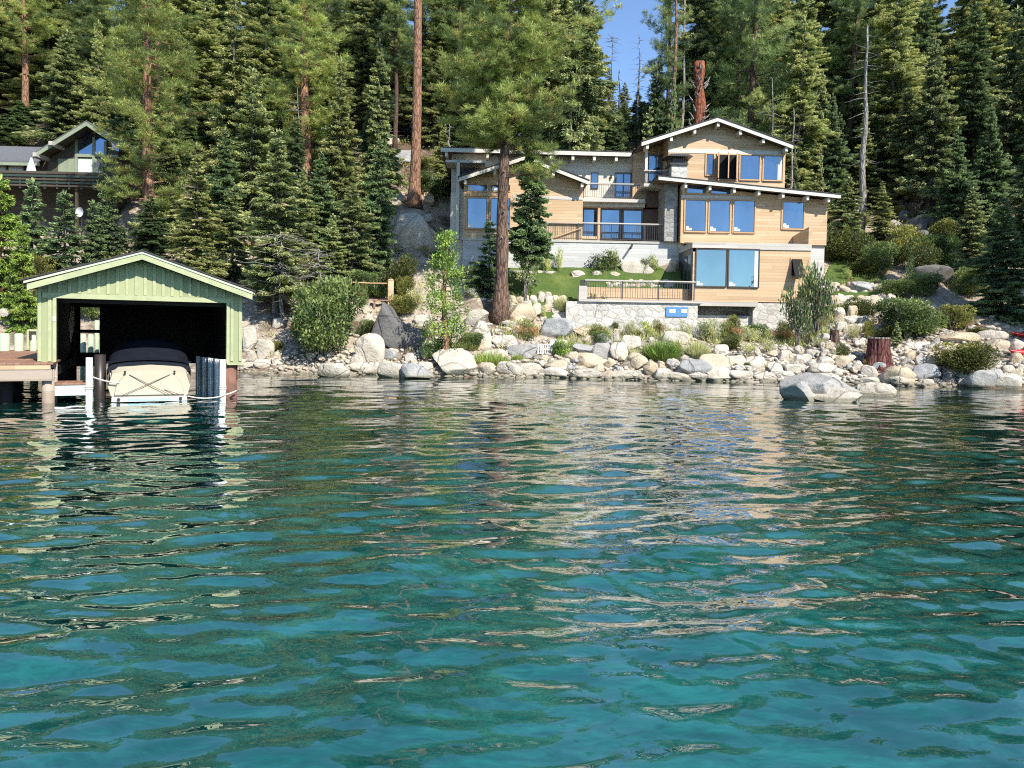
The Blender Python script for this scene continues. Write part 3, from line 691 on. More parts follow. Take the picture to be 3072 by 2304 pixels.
tag(root, 'tall bare straight pine trunk left of the house, branchless up to the picture\'s top', 'tree', 'conifers on the hillside')

g = on(693, 54); zt = at(693, 62, 54).z-g.z; root = empty('broken_tree', g)
mb = MB(); n = 18; pts = [(0.05*math.sin(i), 0.04*math.cos(i*2), zt*i/n) for i in range(n+1)]
mb.tube(pts, [0.50*(1-0.35*i/n)+0.07*math.sin(i*1.9) for i in range(n+1)], 'bark_red', 14, True, 0.16); mb.build('trunk', root, True)
b = MB(); rd = random.Random(3)
for i in range(46):
    z = zt*rd.uniform(0.15, 0.99); an = rd.uniform(PI, 2*PI); r0 = 0.36
    b.tube([(r0*math.cos(an), r0*math.sin(an), z), ((r0+0.25)*math.cos(an), (r0+0.25)*math.sin(an), z+rd.uniform(0.0, 0.5)), ((r0+0.45)*math.cos(an+0.2), (r0+0.35)*math.sin(an+0.2), z+rd.uniform(0.2, 0.6))], [0.08, 0.05, 0.01], 'dead_wood', 4)
b.build('splinter', root)
tag(root, 'broken trunk of raw red wood with peeling splinters, behind the upper gable', 'dead tree')

SNAGS = [(281, 36.8, 236, 0.15, 'dead_wood', 'grey dead stem with a tangle of drooping branches, left of the big round bush', 110, 2.1),
 (318, 38.0, 250, 0.06, 'dead_wood', 'small tangle of pale dead branches right above the big round bush', 60, 1.5),
 (606, 78, 32, 0.16, 'bark_grey', 'dead spindly tree alone in the sky gap, leftmost of two', 60, 1.2),
 (633, 70, 34, 0.20, 'dead_wood', 'dead bare tree at the right side of the sky gap', 50, 1.3),
 (614, 66, 70, 0.17, 'dead_wood', 'pale dead trunk under the sky gap, behind the flat roof\'s right part', 18, 0.9),
 (566, 55, 76, 0.24, 'dead_wood', 'thick pale dead trunk behind the flat roof, right of the big red-barked pine', 18, 1.3),
 (577, 56, 95, 0.18, 'dead_wood', 'crooked pale dead trunk with drooping limbs behind the flat roof', 22, 1.6),
 (858, 50, 26, 0.26, 'dead_wood', 'tall white dead trunk with curling bare limbs, right of the house', 36, 1.5),
 (787, 49, 108, 0.16, 'dead_wood', 'pale dead trunk behind the upper gable\'s right eave', 18, 1.3),
 (766, 54, 78, 0.15, 'dead_wood', 'thin grey dead stem above the upper gable\'s right slope', 18, 1.3),
 (922, 54.2, 60, 0.16, 'dead_wood', 'slender pale dead trunk in front of the yellowish fir', 22, 1.2),
 (895, 57.0, 78, 0.10, 'dead_wood', 'thin pale stick of a dead tree right of the white dead trunk', 10, 0.6),
 (668, 59, -40, 0.30, 'bark_orange', 'bare pinkish trunk, left of a pair above the upper gable', 12, 0.8),
 (677, 60, -40, 0.26, 'dead_wood', 'leaning grey trunk, right of a pair above the upper gable', 12, 0.8),
 (345, 57, 108, 0.10, 'dead_wood', 'short pale dead stick above the dark broad conifer', 8, 0.5),
 (446, 59, 124, 0.13, 'dead_wood', 'pale stub trunk behind the flat roof\'s left corner', 5, 0.5),
 (296, 50, 88, 0.11, 'dead_wood', 'pale bare pole of a tree above the dark blue-green spruce', 12, 0.9)]
for i, (px, Y, top, tr, m, lb, nl, ln) in enumerate(SNAGS):
    g = on(px, Y); h = at(px, top, Y).z-g.z
    if px < 320 and top > 200: h += 0.2
    o = snag_proto(70+i, h, tr*(1.0 if px == 858 or m == 'bark_orange' else 0.72), m, nl, ln, 0.35, px not in (606,)).build('dead_tree', None, True); o.location = g; o.rotation_euler.z = i
    tag(o, lb, 'dead tree', 'dead standing trees')

# --- the forest behind: rows of trees filling the slope
LAND = [(60, 'the cabin'), (150, 'the broad yellow-green pine'), (210, 'the pale green fir'), (262, 'the boathouse\'s right roof end'), (330, 'the dark blue-green spruce'),
        (385, 'the dark broad conifer'), (425, 'the bare tall trunk'), (480, 'the flat roof\'s left end'), (545, 'the big red-barked pine'), (590, 'the thick pale dead trunk'),
        (650, 'the sky gap'), (700, 'the broken red trunk'), (750, 'the upper gable\'s peak'), (800, 'the upper gable\'s right eave'), (850, 'the low roof\'s right tip'),
        (900, 'the white dead trunk'), (960, 'the yellowish fir'), (1100, 'the tall sunlit fir')]
ORD = ['', 'second ', 'third ', 'fourth ', 'fifth ', 'sixth ', 'seventh ', 'eighth ', 'ninth ', 'tenth ', 'eleventh ', 'twelfth ', 'thirteenth ', 'fourteenth ', 'fifteenth ', 'sixteenth ']
def landmark(px):
    for x, s_ in LAND:
        if px < x: return s_
    return LAND[-1][1]
fillers = []
rf = random.Random(99)
for Y, n in ((63, 30), (68, 34), (75, 38), (84, 40)):
    for i in range(n):
        px = -60 + (i+rf.uniform(0.1, 0.9))*(1150/n)
        if 583 < px < 662: top = rf.uniform(92, 120)
        elif 640 < px < 690: top = rf.uniform(60, 110)
        elif 385 < px < 412 or 222 < px < 240 or 925 < px < 945: top = rf.uniform(50, 90)
        else: top = rf.uniform(-80, 5)
        key = rf.choice(['ofir1', 'ofir2', 'ofir3', 'ofir1', 'ofir2', 'ofir1', 'dpine2'])
        hw = rf.uniform(30, 42)*(60/Y)*(1.0 if top < 50 else 0.45)
        fillers.append((key, px, Y+rf.uniform(-2, 2), top, hw))
# lower storey
for i in range(46):
    px = -20+i*23+rf.uniform(-9, 9); Y = rf.uniform(55, 62)
    if 455 < px < 640: Y = rf.uniform(60, 63)
    if 385 < px < 455: continue
    fillers.append((rf.choice(['fir1', 'ofir3', 'dfir', 'fir1']), px, Y, rf.uniform(62, 118) if not 590 < px < 650 else rf.uniform(105, 125), rf.uniform(14, 22)))
groups_ = {}
for f_ in fillers: groups_.setdefault((landmark(f_[1]), KN[f_[0]], f_[0]), []).append(f_)
ADJ = {'ofir1': 'olive-green', 'ofir2': 'thin grey-green', 'ofir3': 'dark', 'dpine': 'slender dark', 'dpine2': 'full dark', 'fir1': 'low light-green', 'dfir': 'low dark'}
for (lm, kn, key), L in groups_.items():
    for j, (key, px, Y, top, hw) in enumerate(sorted(L, key=lambda f_: f_[2])):
        nm = kn.replace('_', ' ')
        lb = f"{ADJ[key]} {nm} behind {lm}" + (f", {ORD[min(j, 15)]}nearest" if len(L) > 1 else '')
        tree(key, px, Y, top, hw, lb, group='forest trees behind the houses')
#@@NEXT
# ------------------------------------------------------------------ picture-crop coordinates used while surveying the photograph
def zz(kx, x0, y0): return lambda x, y: (x0+x*kx, y0+y*kx)
z1 = zz(0.10247, 426.67, 106.67); z2 = zz(0.10850, 620.0, 106.67); z3 = zz(0.11453, 433.33, 226.67); z4 = zz(0.11453, 650.0, 226.67)
z5 = zz(0.12056, 0, 233.33); z6 = zz(0.10850, 0, 116.67); zA = zz(0.11453, 233.33, 226.67); zB = zz(0.13263, 770.67, 193.33); zC = zz(0.07534, 857.33, 293.33)

class Frame:
    """an upright local frame: u to the right along a facade, v away from the lake, z up; surveyed by rays"""
    def __init__(s, px, Y, rot): s.o = Vector(((px-CX)/F*Y, Y, 0)); s.rot = rot; s.e = Vector((math.cos(rot), math.sin(rot), 0)); s.n = Vector((-math.sin(rot), math.cos(rot), 0))
    def uz(s, p, v):
        d = ray(*p); c = Vector((0, 0, CAMZ)); o = s.o+s.n*v; t = (o-c).dot(s.n)/d.dot(s.n); q = c+d*t
        return (q-o).dot(s.e), q.z
    def rect(s, a, b, v):
        mx_, my = (a[0]+b[0])/2, (a[1]+b[1])/2
        return s.uz((a[0], my), v)[0], s.uz((b[0], my), v)[0], s.uz((mx_, b[1]), v)[1], s.uz((mx_, a[1]), v)[1]   # u0,u1,z0,z1
    def world(s, u, v, z): return s.o+s.e*u+s.n*v+Vector((0, 0, z))

def window(fr, root, a, b, v, frame='cedar_trim', glass='window_glass', fw=0.07, sticker=True, mull=0, proud=0.06, label=None, name='window', back='bronze_frame'):
    """frame with its pane set back inside; a and b are opposite corners"""
    u0, u1, q0, q1 = fr.rect(a, b, v) if not isinstance(a, float) else (a, b[0], b[1], b[2])
    m = MB()
    m.box(u0-fw, u0, v-proud, v+0.02, q0-fw, q1+fw, frame); m.box(u1, u1+fw, v-proud, v+0.02, q0-fw, q1+fw, frame)
    m.box(u0, u1, v-proud, v+0.02, q1, q1+fw, frame); m.box(u0, u1, v-proud-0.03, v+0.02, q0-fw, q0, frame)
    s_ = 0.03
    m.box(u0, u0+s_, v-proud+0.02, v+0.02, q0, q1, back); m.box(u1-s_, u1, v-proud+0.02, v+0.02, q0, q1, back)
    m.box(u0+s_, u1-s_, v-proud+0.02, v+0.02, q1-s_, q1, back); m.box(u0+s_, u1-s_, v-proud+0.02, v+0.02, q0, q0+s_, back)
    for i in range(mull):
        uc = u0+(u1-u0)*(i+1)/(mull+1); m.box(uc-0.035, uc+0.035, v-proud+0.005, v+0.02, q0+s_, q1-s_, back)
    w_ = m.build(name, root)
    if label: w_['label'] = label
    MB().box(u0+s_, u1-s_, v-0.03, v-0.012, q0+s_, q1-s_, glass).build('pane', w_)
    if sticker:
        sw = min(0.32, (u1-u0)*0.3)
        MB().box(u0+0.06, u0+0.06+sw, v-0.036, v-0.031, q0+0.05, q0+0.17, 'paper').box(u0+0.06, u0+0.06+sw*0.5, v-0.036, v-0.031, q0+0.17, q0+0.27, 'paper').build('sticker', w_)
    return w_

def railing(root, fr, u0, u1, v, z0, z1_, name='railing', gap=0.13, v1=None):
    """top rail, bottom rail and thin dark balusters, along u (or along v when v1 is given)"""
    m = MB(); L = (u1-u0) if v1 is None else (v1-v)
    P = lambda t: (u0+t*(u1-u0)/max(L, 1e-6), v) if v1 is None else (u0, v+t)
    def bar(ta, tb, w_, za, zb, mat):
        (a0, b0), (a1, b1) = P(ta), P(tb)
        m.box(min(a0, a1)-w_/2, max(a0, a1)+w_/2, min(b0, b1)-w_/2, max(b0, b1)+w_/2, za, zb, mat)
    bar(0, L, 0.07, z1_-0.06, z1_, 'grey_board'); bar(0.04, L-0.04, 0.03, z0+0.07, z0+0.10, 'dark_metal'); bar(0.04, L-0.04, 0.03, z1_-0.12, z1_-0.09, 'dark_metal')
    n = int(L/gap)
    for i in range(1, n): bar(L*i/n, L*i/n, 0.018, z0+0.10, z1_-0.12, 'dark_metal')
    k = max(1, round(L/1.9))
    for i in range(k+1): bar(min(max(L*i/k, 0.03), L-0.03), min(max(L*i/k, 0.03), L-0.03), 0.05, z0, z1_-0.06, 'dark_metal')
    return m.build(name, root)

def slab_between(p, q, t):
    """thin roof section through p and q (u,z), thickness t downwards"""
    return [(p[0], p[1]-t), (q[0], q[1]-t), (q[0], q[1]), (p[0], p[1])]

# ------------------------------------------------------------------ the new house
HF = Frame(650, 42.5, R(1.5))
house = empty('house', (HF.o.x, HF.o.y, 0), HF.rot)
tag(house, 'large new cedar-clad house with low gables, decks and many blue windows above the stone wall', 'house')
VB, VR, VC, VL, VU, VF, VM = -1.6, 0.8, 1.5, 1.7, 1.9, 3.8, 3.6    # fronts: box, right wing, concrete, left gable, upper gable, flat roof, middle
def U(p, v): return HF.uz(p, v)
# main right wing
uA, _ = U(z2(567, 1000), VR); uB, _ = U(z2(1908, 1050), VR); _, zbot = U(z2(1200, 1268), VR)
rl, rr = U(z2(355, 640), VR-0.75), U(z2(2035, 812), VR-0.75)
slope = (rr[1]-rl[1])/(rr[0]-rl[0]); rz = lambda u: rl[1]+(u-rl[0])*slope
MB().prism([(uA, zbot), (uB, zbot), (uB, rz(uB)-0.22), (uA, rz(uA)-0.22)], VR, 12.5, 'cedar').build('wall', house)
# low mono-pitch roof with fascia and beam ends
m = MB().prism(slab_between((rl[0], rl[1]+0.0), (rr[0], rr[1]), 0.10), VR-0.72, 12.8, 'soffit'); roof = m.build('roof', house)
MB().prism(slab_between((rl[0]-0.03, rl[1]+0.05), (rr[0]+0.05, rr[1]+0.05), 0.05), VR-0.80, 12.85, 'roofing').build('roofing', roof)
MB().prism(slab_between((rl[0], rl[1]-0.002), (rr[0], rr[1]-0.002), 0.20), VR-0.77, VR-0.722, 'white_timber').build('fascia', roof)
for x in (605, 828, 1053, 1280, 1503, 1730, 1925):
    u, _ = U(z2(x, 760), VR-0.6); MB().box(u-0.07, u+0.07, VR-0.66, VR+0.3, rz(u)-0.46, rz(u)-0.205, 'white_timber').build('beam', roof)
m = MB(); u0, u1, q0, q1 = HF.rect(z2(567, 818), z2(1240, 852), VR)
m.box(u0-0.02, u1, VR-0.025, VR, q0, q1, 'grey_board'); m.box(u0-0.02, u0+0.1, VR-0.027, VR, zbot, q0-0.003, 'cedar_trim')
m.box(uA+0.2, uB, VR-0.02, VR, zbot, zbot+0.03, 'dark_metal'); m.build('wall_band', house)
for a, b in (((600, 862), (788, 1148)), ((823, 864), (1010, 1153)), ((1047, 868), (1238, 1157)), ((1497, 880), (1690, 1124))): window(HF, house, z2(*a), z2(*b), VR)
for a, b in (((612, 722), (790, 800)), ((836, 746), (1012, 806))): window(HF, house, z2(*a), z2(*b), VR, sticker=False, fw=0.03)
# lower glass box and its right part
u0, u1, q0, q1 = HF.rect(z4(372, 150), z4(948, 692), VB); bx0, bx1, bz0, bz1 = u0, u1, q0, q1
MB().box(bx0, bx1, VB, VR+0.6, bz0+0.1, bz1-0.45, 'cedar').build('wall', house)
m = MB(); _, _, c0, c1 = HF.rect(z4(380, 142), z4(960, 190), VB)
m.box(bx0-0.06, bx1+0.05, VB-0.06, VR+0.5, c0, c1, 'grey_board'); m.build('box_parapet', house)
_, _, t0, t1 = HF.rect(z4(368, 655), z4(945, 694), VB)
MB().box(bx0-0.03, bx1, VB-0.04, VR+0.5, t0, t1, 'grey_board').build('box_sill', house)
for a, b in (((400, 200), (664, 522)), ((684, 202), (948, 528))): window(HF, house, z4(*a), z4(*b), VB, 'bronze_frame', 'sunroom_glass', 0.035)
uu0, uu1, q0, q1 = HF.rect(z4(908, 215), z4(940, 528), VB)
MB().box(uu0, uu1, VB-0.045, VB-0.037, q0, q1, 'curtain').build('curtain', house)
# the box's dark left side with two folding glass leaves
m = MB(); zs0, zs1 = U(z4(372, 640), VB)[1], c0
m.box(bx0-0.035, bx0, VB+0.05, VR+0.75, zs0, c0, 'bronze_frame')
sd_ = m.build('side_wall', house)
for k in range(3): MB().box(bx0-0.06, bx0-0.04, VB+0.25+k*0.75, VB+0.85+k*0.75, zs0+0.25, c0-0.35, 'window_glass').build('side_pane', sd_)
ra0, ra1, q0, q1 = HF.rect(z4(955, 205), z4(1398, 662), VB+0.25)
MB().box(bx1+0.002, ra1, VB+0.25, VR+0.6, q0, q1, 'cedar').build('wall', house)
_, _, p0, p1 = HF.rect(z4(975, 148), z4(1370, 205), VB+0.2)
MB().box(bx1+0.052, ra1+0.02, VB+0.19, VR+0.4, p0, p1, 'grey_board').build('box_parapet', house)
wing = MB(); zt = U(z4(1380, 2), VB+0.25)[1]
wing.add([(ra1-0.16, VB+0.2, p1), (ra1+0.03, VB+0.2, p1), (ra1+0.03, VR, p1), (ra1-0.16, VR, p1), (ra1-0.16, VB+0.2, zt), (ra1+0.03, VB+0.2, zt), (ra1+0.03, VR, zt-0.25), (ra1-0.16, VR, zt-0.25)],
         [(3, 2, 1, 0), (4, 5, 6, 7), (0, 1, 5, 4), (1, 2, 6, 5), (2, 3, 7, 6), (3, 0, 4, 7)], 'cedar'); wing.build('wing_wall', house)
w_ = window(HF, house, z4(1232, 285), z4(1318, 432), VB+0.25, 'cedar_trim', 'window_glass', 0.06, False, name='window', label='small awning window swung open')
uu0, uu1, k0, k1 = HF.rect(z4(1232, 285), z4(1318, 432), VB+0.25)
sash = MB(); sash.add([(uu0, VB+0.17, k1), (uu1, VB+0.17, k1), (uu1, VB-0.32, k0-0.12), (uu0, VB-0.32, k0-0.12), (uu0, VB+0.13, k1), (uu1, VB+0.13, k1), (uu1, VB-0.36, k0-0.12), (uu0, VB-0.36, k0-0.12)],
         [(3, 2, 1, 0), (4, 5, 6, 7), (0, 1, 5, 4), (1, 2, 6, 5), (2, 3, 7, 6), (3, 0, 4, 7)], 'shade_black'); sash.build('open_sash', w_)
# stone base under the box part
_, ztop = U(z4(1200, 668), VB+0.3); _, zb = U(z4(1200, 930), VB+0.3); us0 = U(z4(330, 780), VB+0.3)[0]; us1 = U(z4(1390, 700), VB+0.3)[0]
MB().box(bx1-0.15, us1, VB+0.3, VR+0.5, zb-1.2, ztop, 'masonry').build('stone_base', house)
MB().box(bx0-0.5, bx1-0.152, VB+1.0, VR+0.5, zb-1.2, t0, 'shaded_masonry').build('stone_base', house)
# concrete under the right wing
uc0 = U(z2(1745, 1400), VR+0.1)[0]
MB().box(ra1+0.02, uB-0.05, VR+0.12, 12, zbot-2.4, zbot, 'board_concrete').build('foundation', house)
# concrete wall and main deck
c0u, _ = U(z1(352, 1400), VC); c1u, _ = U(z2(680, 1300), VC); _, ctop = U(z1(1200, 1296), VC); _, cbot = U(z1(1300, 1590), VC)
m = MB().box(c0u, bx0-0.07, VC+0.06, VC+0.5, cbot-1.0, ctop-0.12, 'board_concrete'); m.build('concrete_wall', house)
MB().box(c0u-0.08, uA-0.02, VC, VM+0.5, ctop-0.12, ctop, 'grey_board').build('main_deck', house)
MB().box(bx0-0.07, uA+0.3, VR+0.61, VC+0.4, cbot-1, ctop-0.13, 'board_concrete').build('concrete_wall', house)
m = MB(); s0 = U(z1(2010, 1345), VC); m.tube([(s0[0], VC+0.1, s0[1]), (s0[0]-0.2, VC-0.45, s0[1]-0.28)], [0.06, 0.06], 'dark_metal', 8); m.build('drain_spout', house)
ur0, _ = U(z1(1160, 1130), VC+0.1); _, rt = U(z1(1700, 1132), VC+0.1)
railing(house, HF, ur0, uA-0.03, VC+0.1, ctop, rt)
# left gabled wing
la, lb_ = U(z1(360, 1100), VL)[0], U(z1(1522, 1100), VL)[0]
gl_, gr_ = U(z1(315, 690), VL-0.75), U(z1(1582, 722), VL-0.75); gp = U(z1(962, 478), VL-0.75)
def chev(l, p, r, t, dz=0.0): return [(l[0], l[1]+dz-t), (p[0], p[1]+dz-t), (r[0], r[1]+dz-t), (r[0], r[1]+dz), (p[0], p[1]+dz), (l[0], l[1]+dz)]
def gz(l, p, r, u): return l[1]+(u-l[0])*(p[1]-l[1])/(p[0]-l[0]) if u < p[0] else p[1]+(u-p[0])*(r[1]-p[1])/(r[0]-p[0])
def gable(parent, l, p, r, v0, v1, beams, w0, w1, zb, vw, wallmat='cedar'):
    MB().prism([(w0, zb), (w1, zb), (w1, gz(l, p, r, w1)-0.12), (p[0], p[1]-0.12), (w0, gz(l, p, r, w0)-0.12)], vw, v1-0.5, wallmat).build('wall', parent)
    rf_ = MB().prism(chev(l, p, r, 0.10), v0+0.05, v1, 'soffit').build('roof', parent)
    MB().prism(chev((l[0]-0.05, l[1]), p, (r[0]+0.05, r[1]), 0.05, 0.052), v0-0.04, v1+0.04, 'roofing').build('roofing', rf_)
    MB().prism(chev(l, p, r, 0.22, -0.002), v0, v0+0.048, 'white_timber').build('fascia', rf_)
    for u in beams:
        q = gz(l, p, r, u); MB().box(u-0.075, u+0.075, v0+0.10, vw+0.2, q-0.47, q-0.225, 'white_timber').build('beam', rf_)
    return rf_
gable(house, gl_, gp, gr_, VL-0.75, 9.0, [U(z1(x, 640), VL-0.6)[0] for x in (378, 665, 962, 1237, 1520)], la, lb_, ctop+0.001, VL)
for a, b in (((398, 892), (586, 1188)), ((624, 894), (812, 1192))): window(HF, house, z1(*a), z1(*b), VL)
for a, b in (((398, 762), (590, 826)), ((630, 764), (812, 828))): window(HF, house, z1(*a), z1(*b), VL, fw=0.05)
m = MB(); u0, u1, q0, q1 = HF.rect(z1(360, 840), z1(830, 876), VL); m.box(u0, u1, VL-0.07, VL-0.062, q0, q1, 'cedar_trim')
u0, u1, q0, q1 = HF.rect(z1(842, 872), z1(1522, 905), VL); m.box(u0, u1, VL-0.025, VL, q0, q1, 'grey_board'); m.build('wall_band', house)
m = MB(); h0 = U(z1(1250, 1276), VL-0.1); h1 = U(z1(1512, 1184), VL-0.1); m.tube([(h0[0], VL-0.1, h0[1]), (h1[0], VL-0.1, h1[1])], [0.035, 0.035], 'cedar_trim', 6); m.build('stair_handrail', house)
# pale flat-roofed wing behind
fl, fr_ = U(z1(137, 398), VF-0.9), U(z1(2000, 446), VF-0.9); fz = lambda u: fl[1]+(u-fl[0])*(fr_[1]-fl[1])/(fr_[0]-fl[0])
w0 = U(z1(240, 700), VF)[0]; w1 = U(z1(2120, 600), VF)[0]
MB().box(w0, w1, VF, 12, ctop-1.5, min(fl[1], fr_[1])-0.12, 'pale_siding').build('wall', house)
rf_ = MB().prism(slab_between(fl, fr_, 0.12), VF-0.86, 12.4, 'soffit').build('roof', house)
MB().prism(slab_between((fl[0]-0.03, fl[1]+0.05), (fr_[0]+0.03, fr_[1]+0.05), 0.05), VF-0.92, 12.5, 'roofing').build('roofing', rf_)
MB().prism(slab_between(fl, fr_, 0.24), VF-0.9, VF-0.862, 'white_timber').build('fascia', rf_)
for x in (193, 595, 1215, 1428, 1638, 1852):
    u = U(z1(x, 480), VF-0.8)[0]; MB().box(u-0.08, u+0.08, VF-0.82, VF+0.2, fz(u)-0.5, fz(u)-0.245, 'white_timber').build('beam', rf_)
# white corner post and pale panel left of the low gable; grey return wall
u0, u1, q0, q1 = HF.rect(z1(288, 525), z1(318, 1290), VL+0.5); MB().box(u0, u1, VL+0.5, VL+0.75, ctop, q1, 'white_timber').build('corner_post', house)
u0 = U(z1(236, 900), VL+1.0)[0]; MB().box(u0, la-0.002, VL+0.76, 9.0, ctop-2.5, U(z1(300, 848), VL+0.7)[1], 'pale_siding').build('wall', house)
u0, u1, q0, q1 = HF.rect(z1(185, 527), z1(575, 549), VL+0.6); MB().box(u0, u1, VL+0.5, VF-0.01, q0, q1, 'white_timber').build('canopy', house)
u0, u1, q0, q1 = HF.rect(z1(325, 600), z1(480, 690), VF-0.005); window(HF, house, z1(325, 602), z1(500, 700), VF, 'bronze_frame', sticker=False)
# middle: second floor deck, window, french doors; sliding doors below
u0, u1, q0, q1 = HF.rect(z1(1525, 897), z1(2130, 930), VM-1.2)
MB().box(lb_+0.002, u1, VM-1.2, VF-0.002, q0, q1, 'grey_board').build('upper_deck', house); d2 = q1
u0, u1, qa, qb = HF.rect(z1(1525, 934), z1(2130, 976), VM-0.7); MB().box(lb_+0.002, u1, VM-0.7, VF-0.002, qa, q0-0.003, 'white_timber').build('deck_beam', house)
ux = u1; _, r2 = U(z1(1850, 748), VM-1.1)
railing(house, HF, lb_+0.1, ux, VM-1.1, d2, r2)
window(HF, house, z1(1608, 648), z1(1672, 798), VF, 'bronze_frame', sticker=False, fw=0.02)
window(HF, house, z1(1846, 655), z1(1990, 884), VF, 'bronze_frame', sticker=False, mull=1, name='french_door')
u = U(z1(1798, 690), VF)[0]; z_ = U(z1(1798, 690), VF)[1]; MB().tube([(u, VF-0.1, z_-0.1), (u, VF-0.1, z_+0.12)], [0.05, 0.05], 'dark_metal', 8).build('wall_lamp', house)
# recess wall, overhang shade put into its colour, and sliding doors on the main floor
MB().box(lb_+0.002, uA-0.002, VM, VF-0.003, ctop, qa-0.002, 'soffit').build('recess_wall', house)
for a, b in (((1528, 1003), (1662, 1284)), ((1702, 1006), (1880, 1287)), ((1918, 1012), (2096, 1290))): window(HF, house, z1(*a), z1(*b), VM, 'bronze_frame', sticker=False, name='sliding_door')
u0, u1, q0, q1 = HF.rect(z1(1668, 1060), z1(1692, 1290), VM-0.9); MB().box(u0, u1, VM-0.9, VM-0.75, ctop, qa-0.003, 'cedar_trim').build('deck_post', house)
# wood box seat on the deck
b0 = U(z1(1520, 1240), VC+0.9); b1 = U(z1(1660, 1262), VC+0.9); MB().box(b0[0], b1[0], VC+0.9, VC+1.5, ctop+0.001, ctop+0.35, 'cedar').build('deck_box', house)
# stone column in the recess and chimney above
u0, u1, q0, q1 = HF.rect(z2(412, 760), z2(528, 1230), VR+0.4); MB().box(u0, u1, VR+0.4, VR+2.2, ctop-0.0, rz(u0)-0.13, 'shaded_masonry').build('stone_column', house)
u0, u1, q0, q1 = HF.rect(z2(468, 545), z2(610, 640), VR+0.5); ch = MB().box(u0, u1, VR+0.3, VR+1.3, rz(u0)-0.1, q1, 'masonry').build('chimney', house)
MB().box(u0-0.12, u1+0.04, VR+0.2, VR+1.4, q1, q1+0.10, 'dark_metal').build('chimney_collar', ch)
m = MB(); hh = U(z2(540, 470), VR+0.5)[1]
for i in range(9):
    for vv in (VR+0.36, VR+1.24): m.box(u0-0.05+i*(u1-u0+0.06)/8, u0-0.02+i*(u1-u0+0.06)/8, vv, vv+0.03, q1+0.10, hh, 'dark_metal')
m.box(u0+0.1, u1-0.1, VR+0.5, VR+1.1, q1+0.10, hh-0.05, 'dark_metal'); m.build('spark_guard', ch)
m = MB(); m.prism([(u0-0.35, hh), (u1+0.28, hh), (u1+0.02, hh+0.12), (u0-0.1, hh+0.12)], VR+0.1, VR+1.5, 'dark_metal'); m.box(u0+0.15, u1-0.35, VR+0.5, VR+1.1, hh+0.12, hh+0.22, 'dark_metal'); m.build('chimney_cap', ch)
# recess side wall under the low roof: back coloured dark for shade
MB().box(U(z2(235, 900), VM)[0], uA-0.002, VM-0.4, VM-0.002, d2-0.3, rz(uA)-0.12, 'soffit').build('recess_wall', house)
# upper gable
ul, ur, up_ = U(z2(200, 326), VU-0.75), U(z2(1598, 352), VU-0.75), U(z2(905, 98), VU-0.75)
ww0, ww1 = U(z2(445, 500), VU)[0], U(z2(1522, 560), VU)[0]; zb_ = rz(ww0)-0.6
gable(house, ul, up_, ur, VU-0.75, 12.8, [U(z2(x, 250), VU-0.6)[0] for x in (255, 474, 688, 902, 1109, 1323, 1537)], ww0, ww1, zb_, VU)
m = MB(); u0, u1, q0, q1 = HF.rect(z2(445, 397), z2(1480, 436), VU); m.box(u0, u1, VU-0.025, VU, q0, q1, 'white_timber'); m.build('wall_band', house)
window(HF, house, z2(795, 440), z2(862, 630), VU, sticker=False)
for a, b in (((1107, 450), (1283, 672)), ((1322, 455), (1496, 678))): window(HF, house, z2(*a), z2(*b), VU, sticker=False)
w_ = window(HF, house, z2(900, 446), z2(1072, 672), VU, 'cedar_trim', 'shade_black', sticker=False, label='wide casement window with both sashes swung open')
u0, u1, q0, q1 = HF.rect(z2(900, 446), z2(1072, 672), VU)
for uu in (u0+0.02, (u0+u1)/2+0.05, u1-0.02):
    lean = -0.45 if uu < u1-0.1 else -0.42
    s_ = MB(); s_.add([(uu, VU-0.05, q0), (uu+lean*0.35, VU-0.55, q0), (uu+lean*0.35, VU-0.55, q1), (uu, VU-0.05, q1), (uu+0.04, VU-0.05, q0), (uu+lean*0.35+0.04, VU-0.55, q0), (uu+lean*0.35+0.04, VU-0.55, q1), (uu+0.04, VU-0.05, q1)],
        [(3, 2, 1, 0), (4, 5, 6, 7), (0, 1, 5, 4), (1, 2, 6, 5), (2, 3, 7, 6), (3, 0, 4, 7)], 'window_glass'); s_.build('open_sash', w_)
    e = MB(); e.box(uu+lean*0.35-0.01, uu+lean*0.35+0.05, VU-0.60, VU-0.55, q0-0.03, q1+0.03, 'cedar_trim'); e.build('sash_edge', w_)
u0, u1, q0, q1 = HF.rect(z2(1452, 470), z2(1488, 676), VU); MB().box(u0, u1, VU-0.037, VU-0.032, q0, q1, 'curtain').build('curtain', house)
# recessed balcony at the gable's left
uL = U(z2(160, 560), VU+0.1)[0]
zbal = U(z2(320, 705), VU-0.2)[1]
MB().prism([(uL, d2-0.1), (ww0-0.002, d2-0.1), (ww0-0.002, gz(ul, up_, ur, ww0)-0.12), (uL, gz(ul, up_, ur, max(uL, ul[0]))-0.14)], VU+1.5, 12, 'cedar').build('wall', house)
MB().box(U(z2(222, 640), VU)[0]-0.02, ww0-0.002, VU-0.1, VU+1.498, zbal-0.18, zbal, 'grey_board').build('balcony_floor', house)
u0, u1, q0, q1 = HF.rect(z2(232, 395), z2(252, 700), VU); MB().box(u0, u1+0.02, VU, VU+0.14, zbal, gz(ul, up_, ur, u1)-0.23, 'white_timber').build('balcony_post', house)
window(HF, house, z2(262, 452), z2(400, 690), VU+1.5, 'bronze_frame', sticker=False, mull=1, name='french_door')
_, rt2 = U(z2(320, 584), VU-0.1); railing(house, HF, U(z2(222, 640), VU)[0], ww0-0.05, VU-0.05, zbal, rt2)
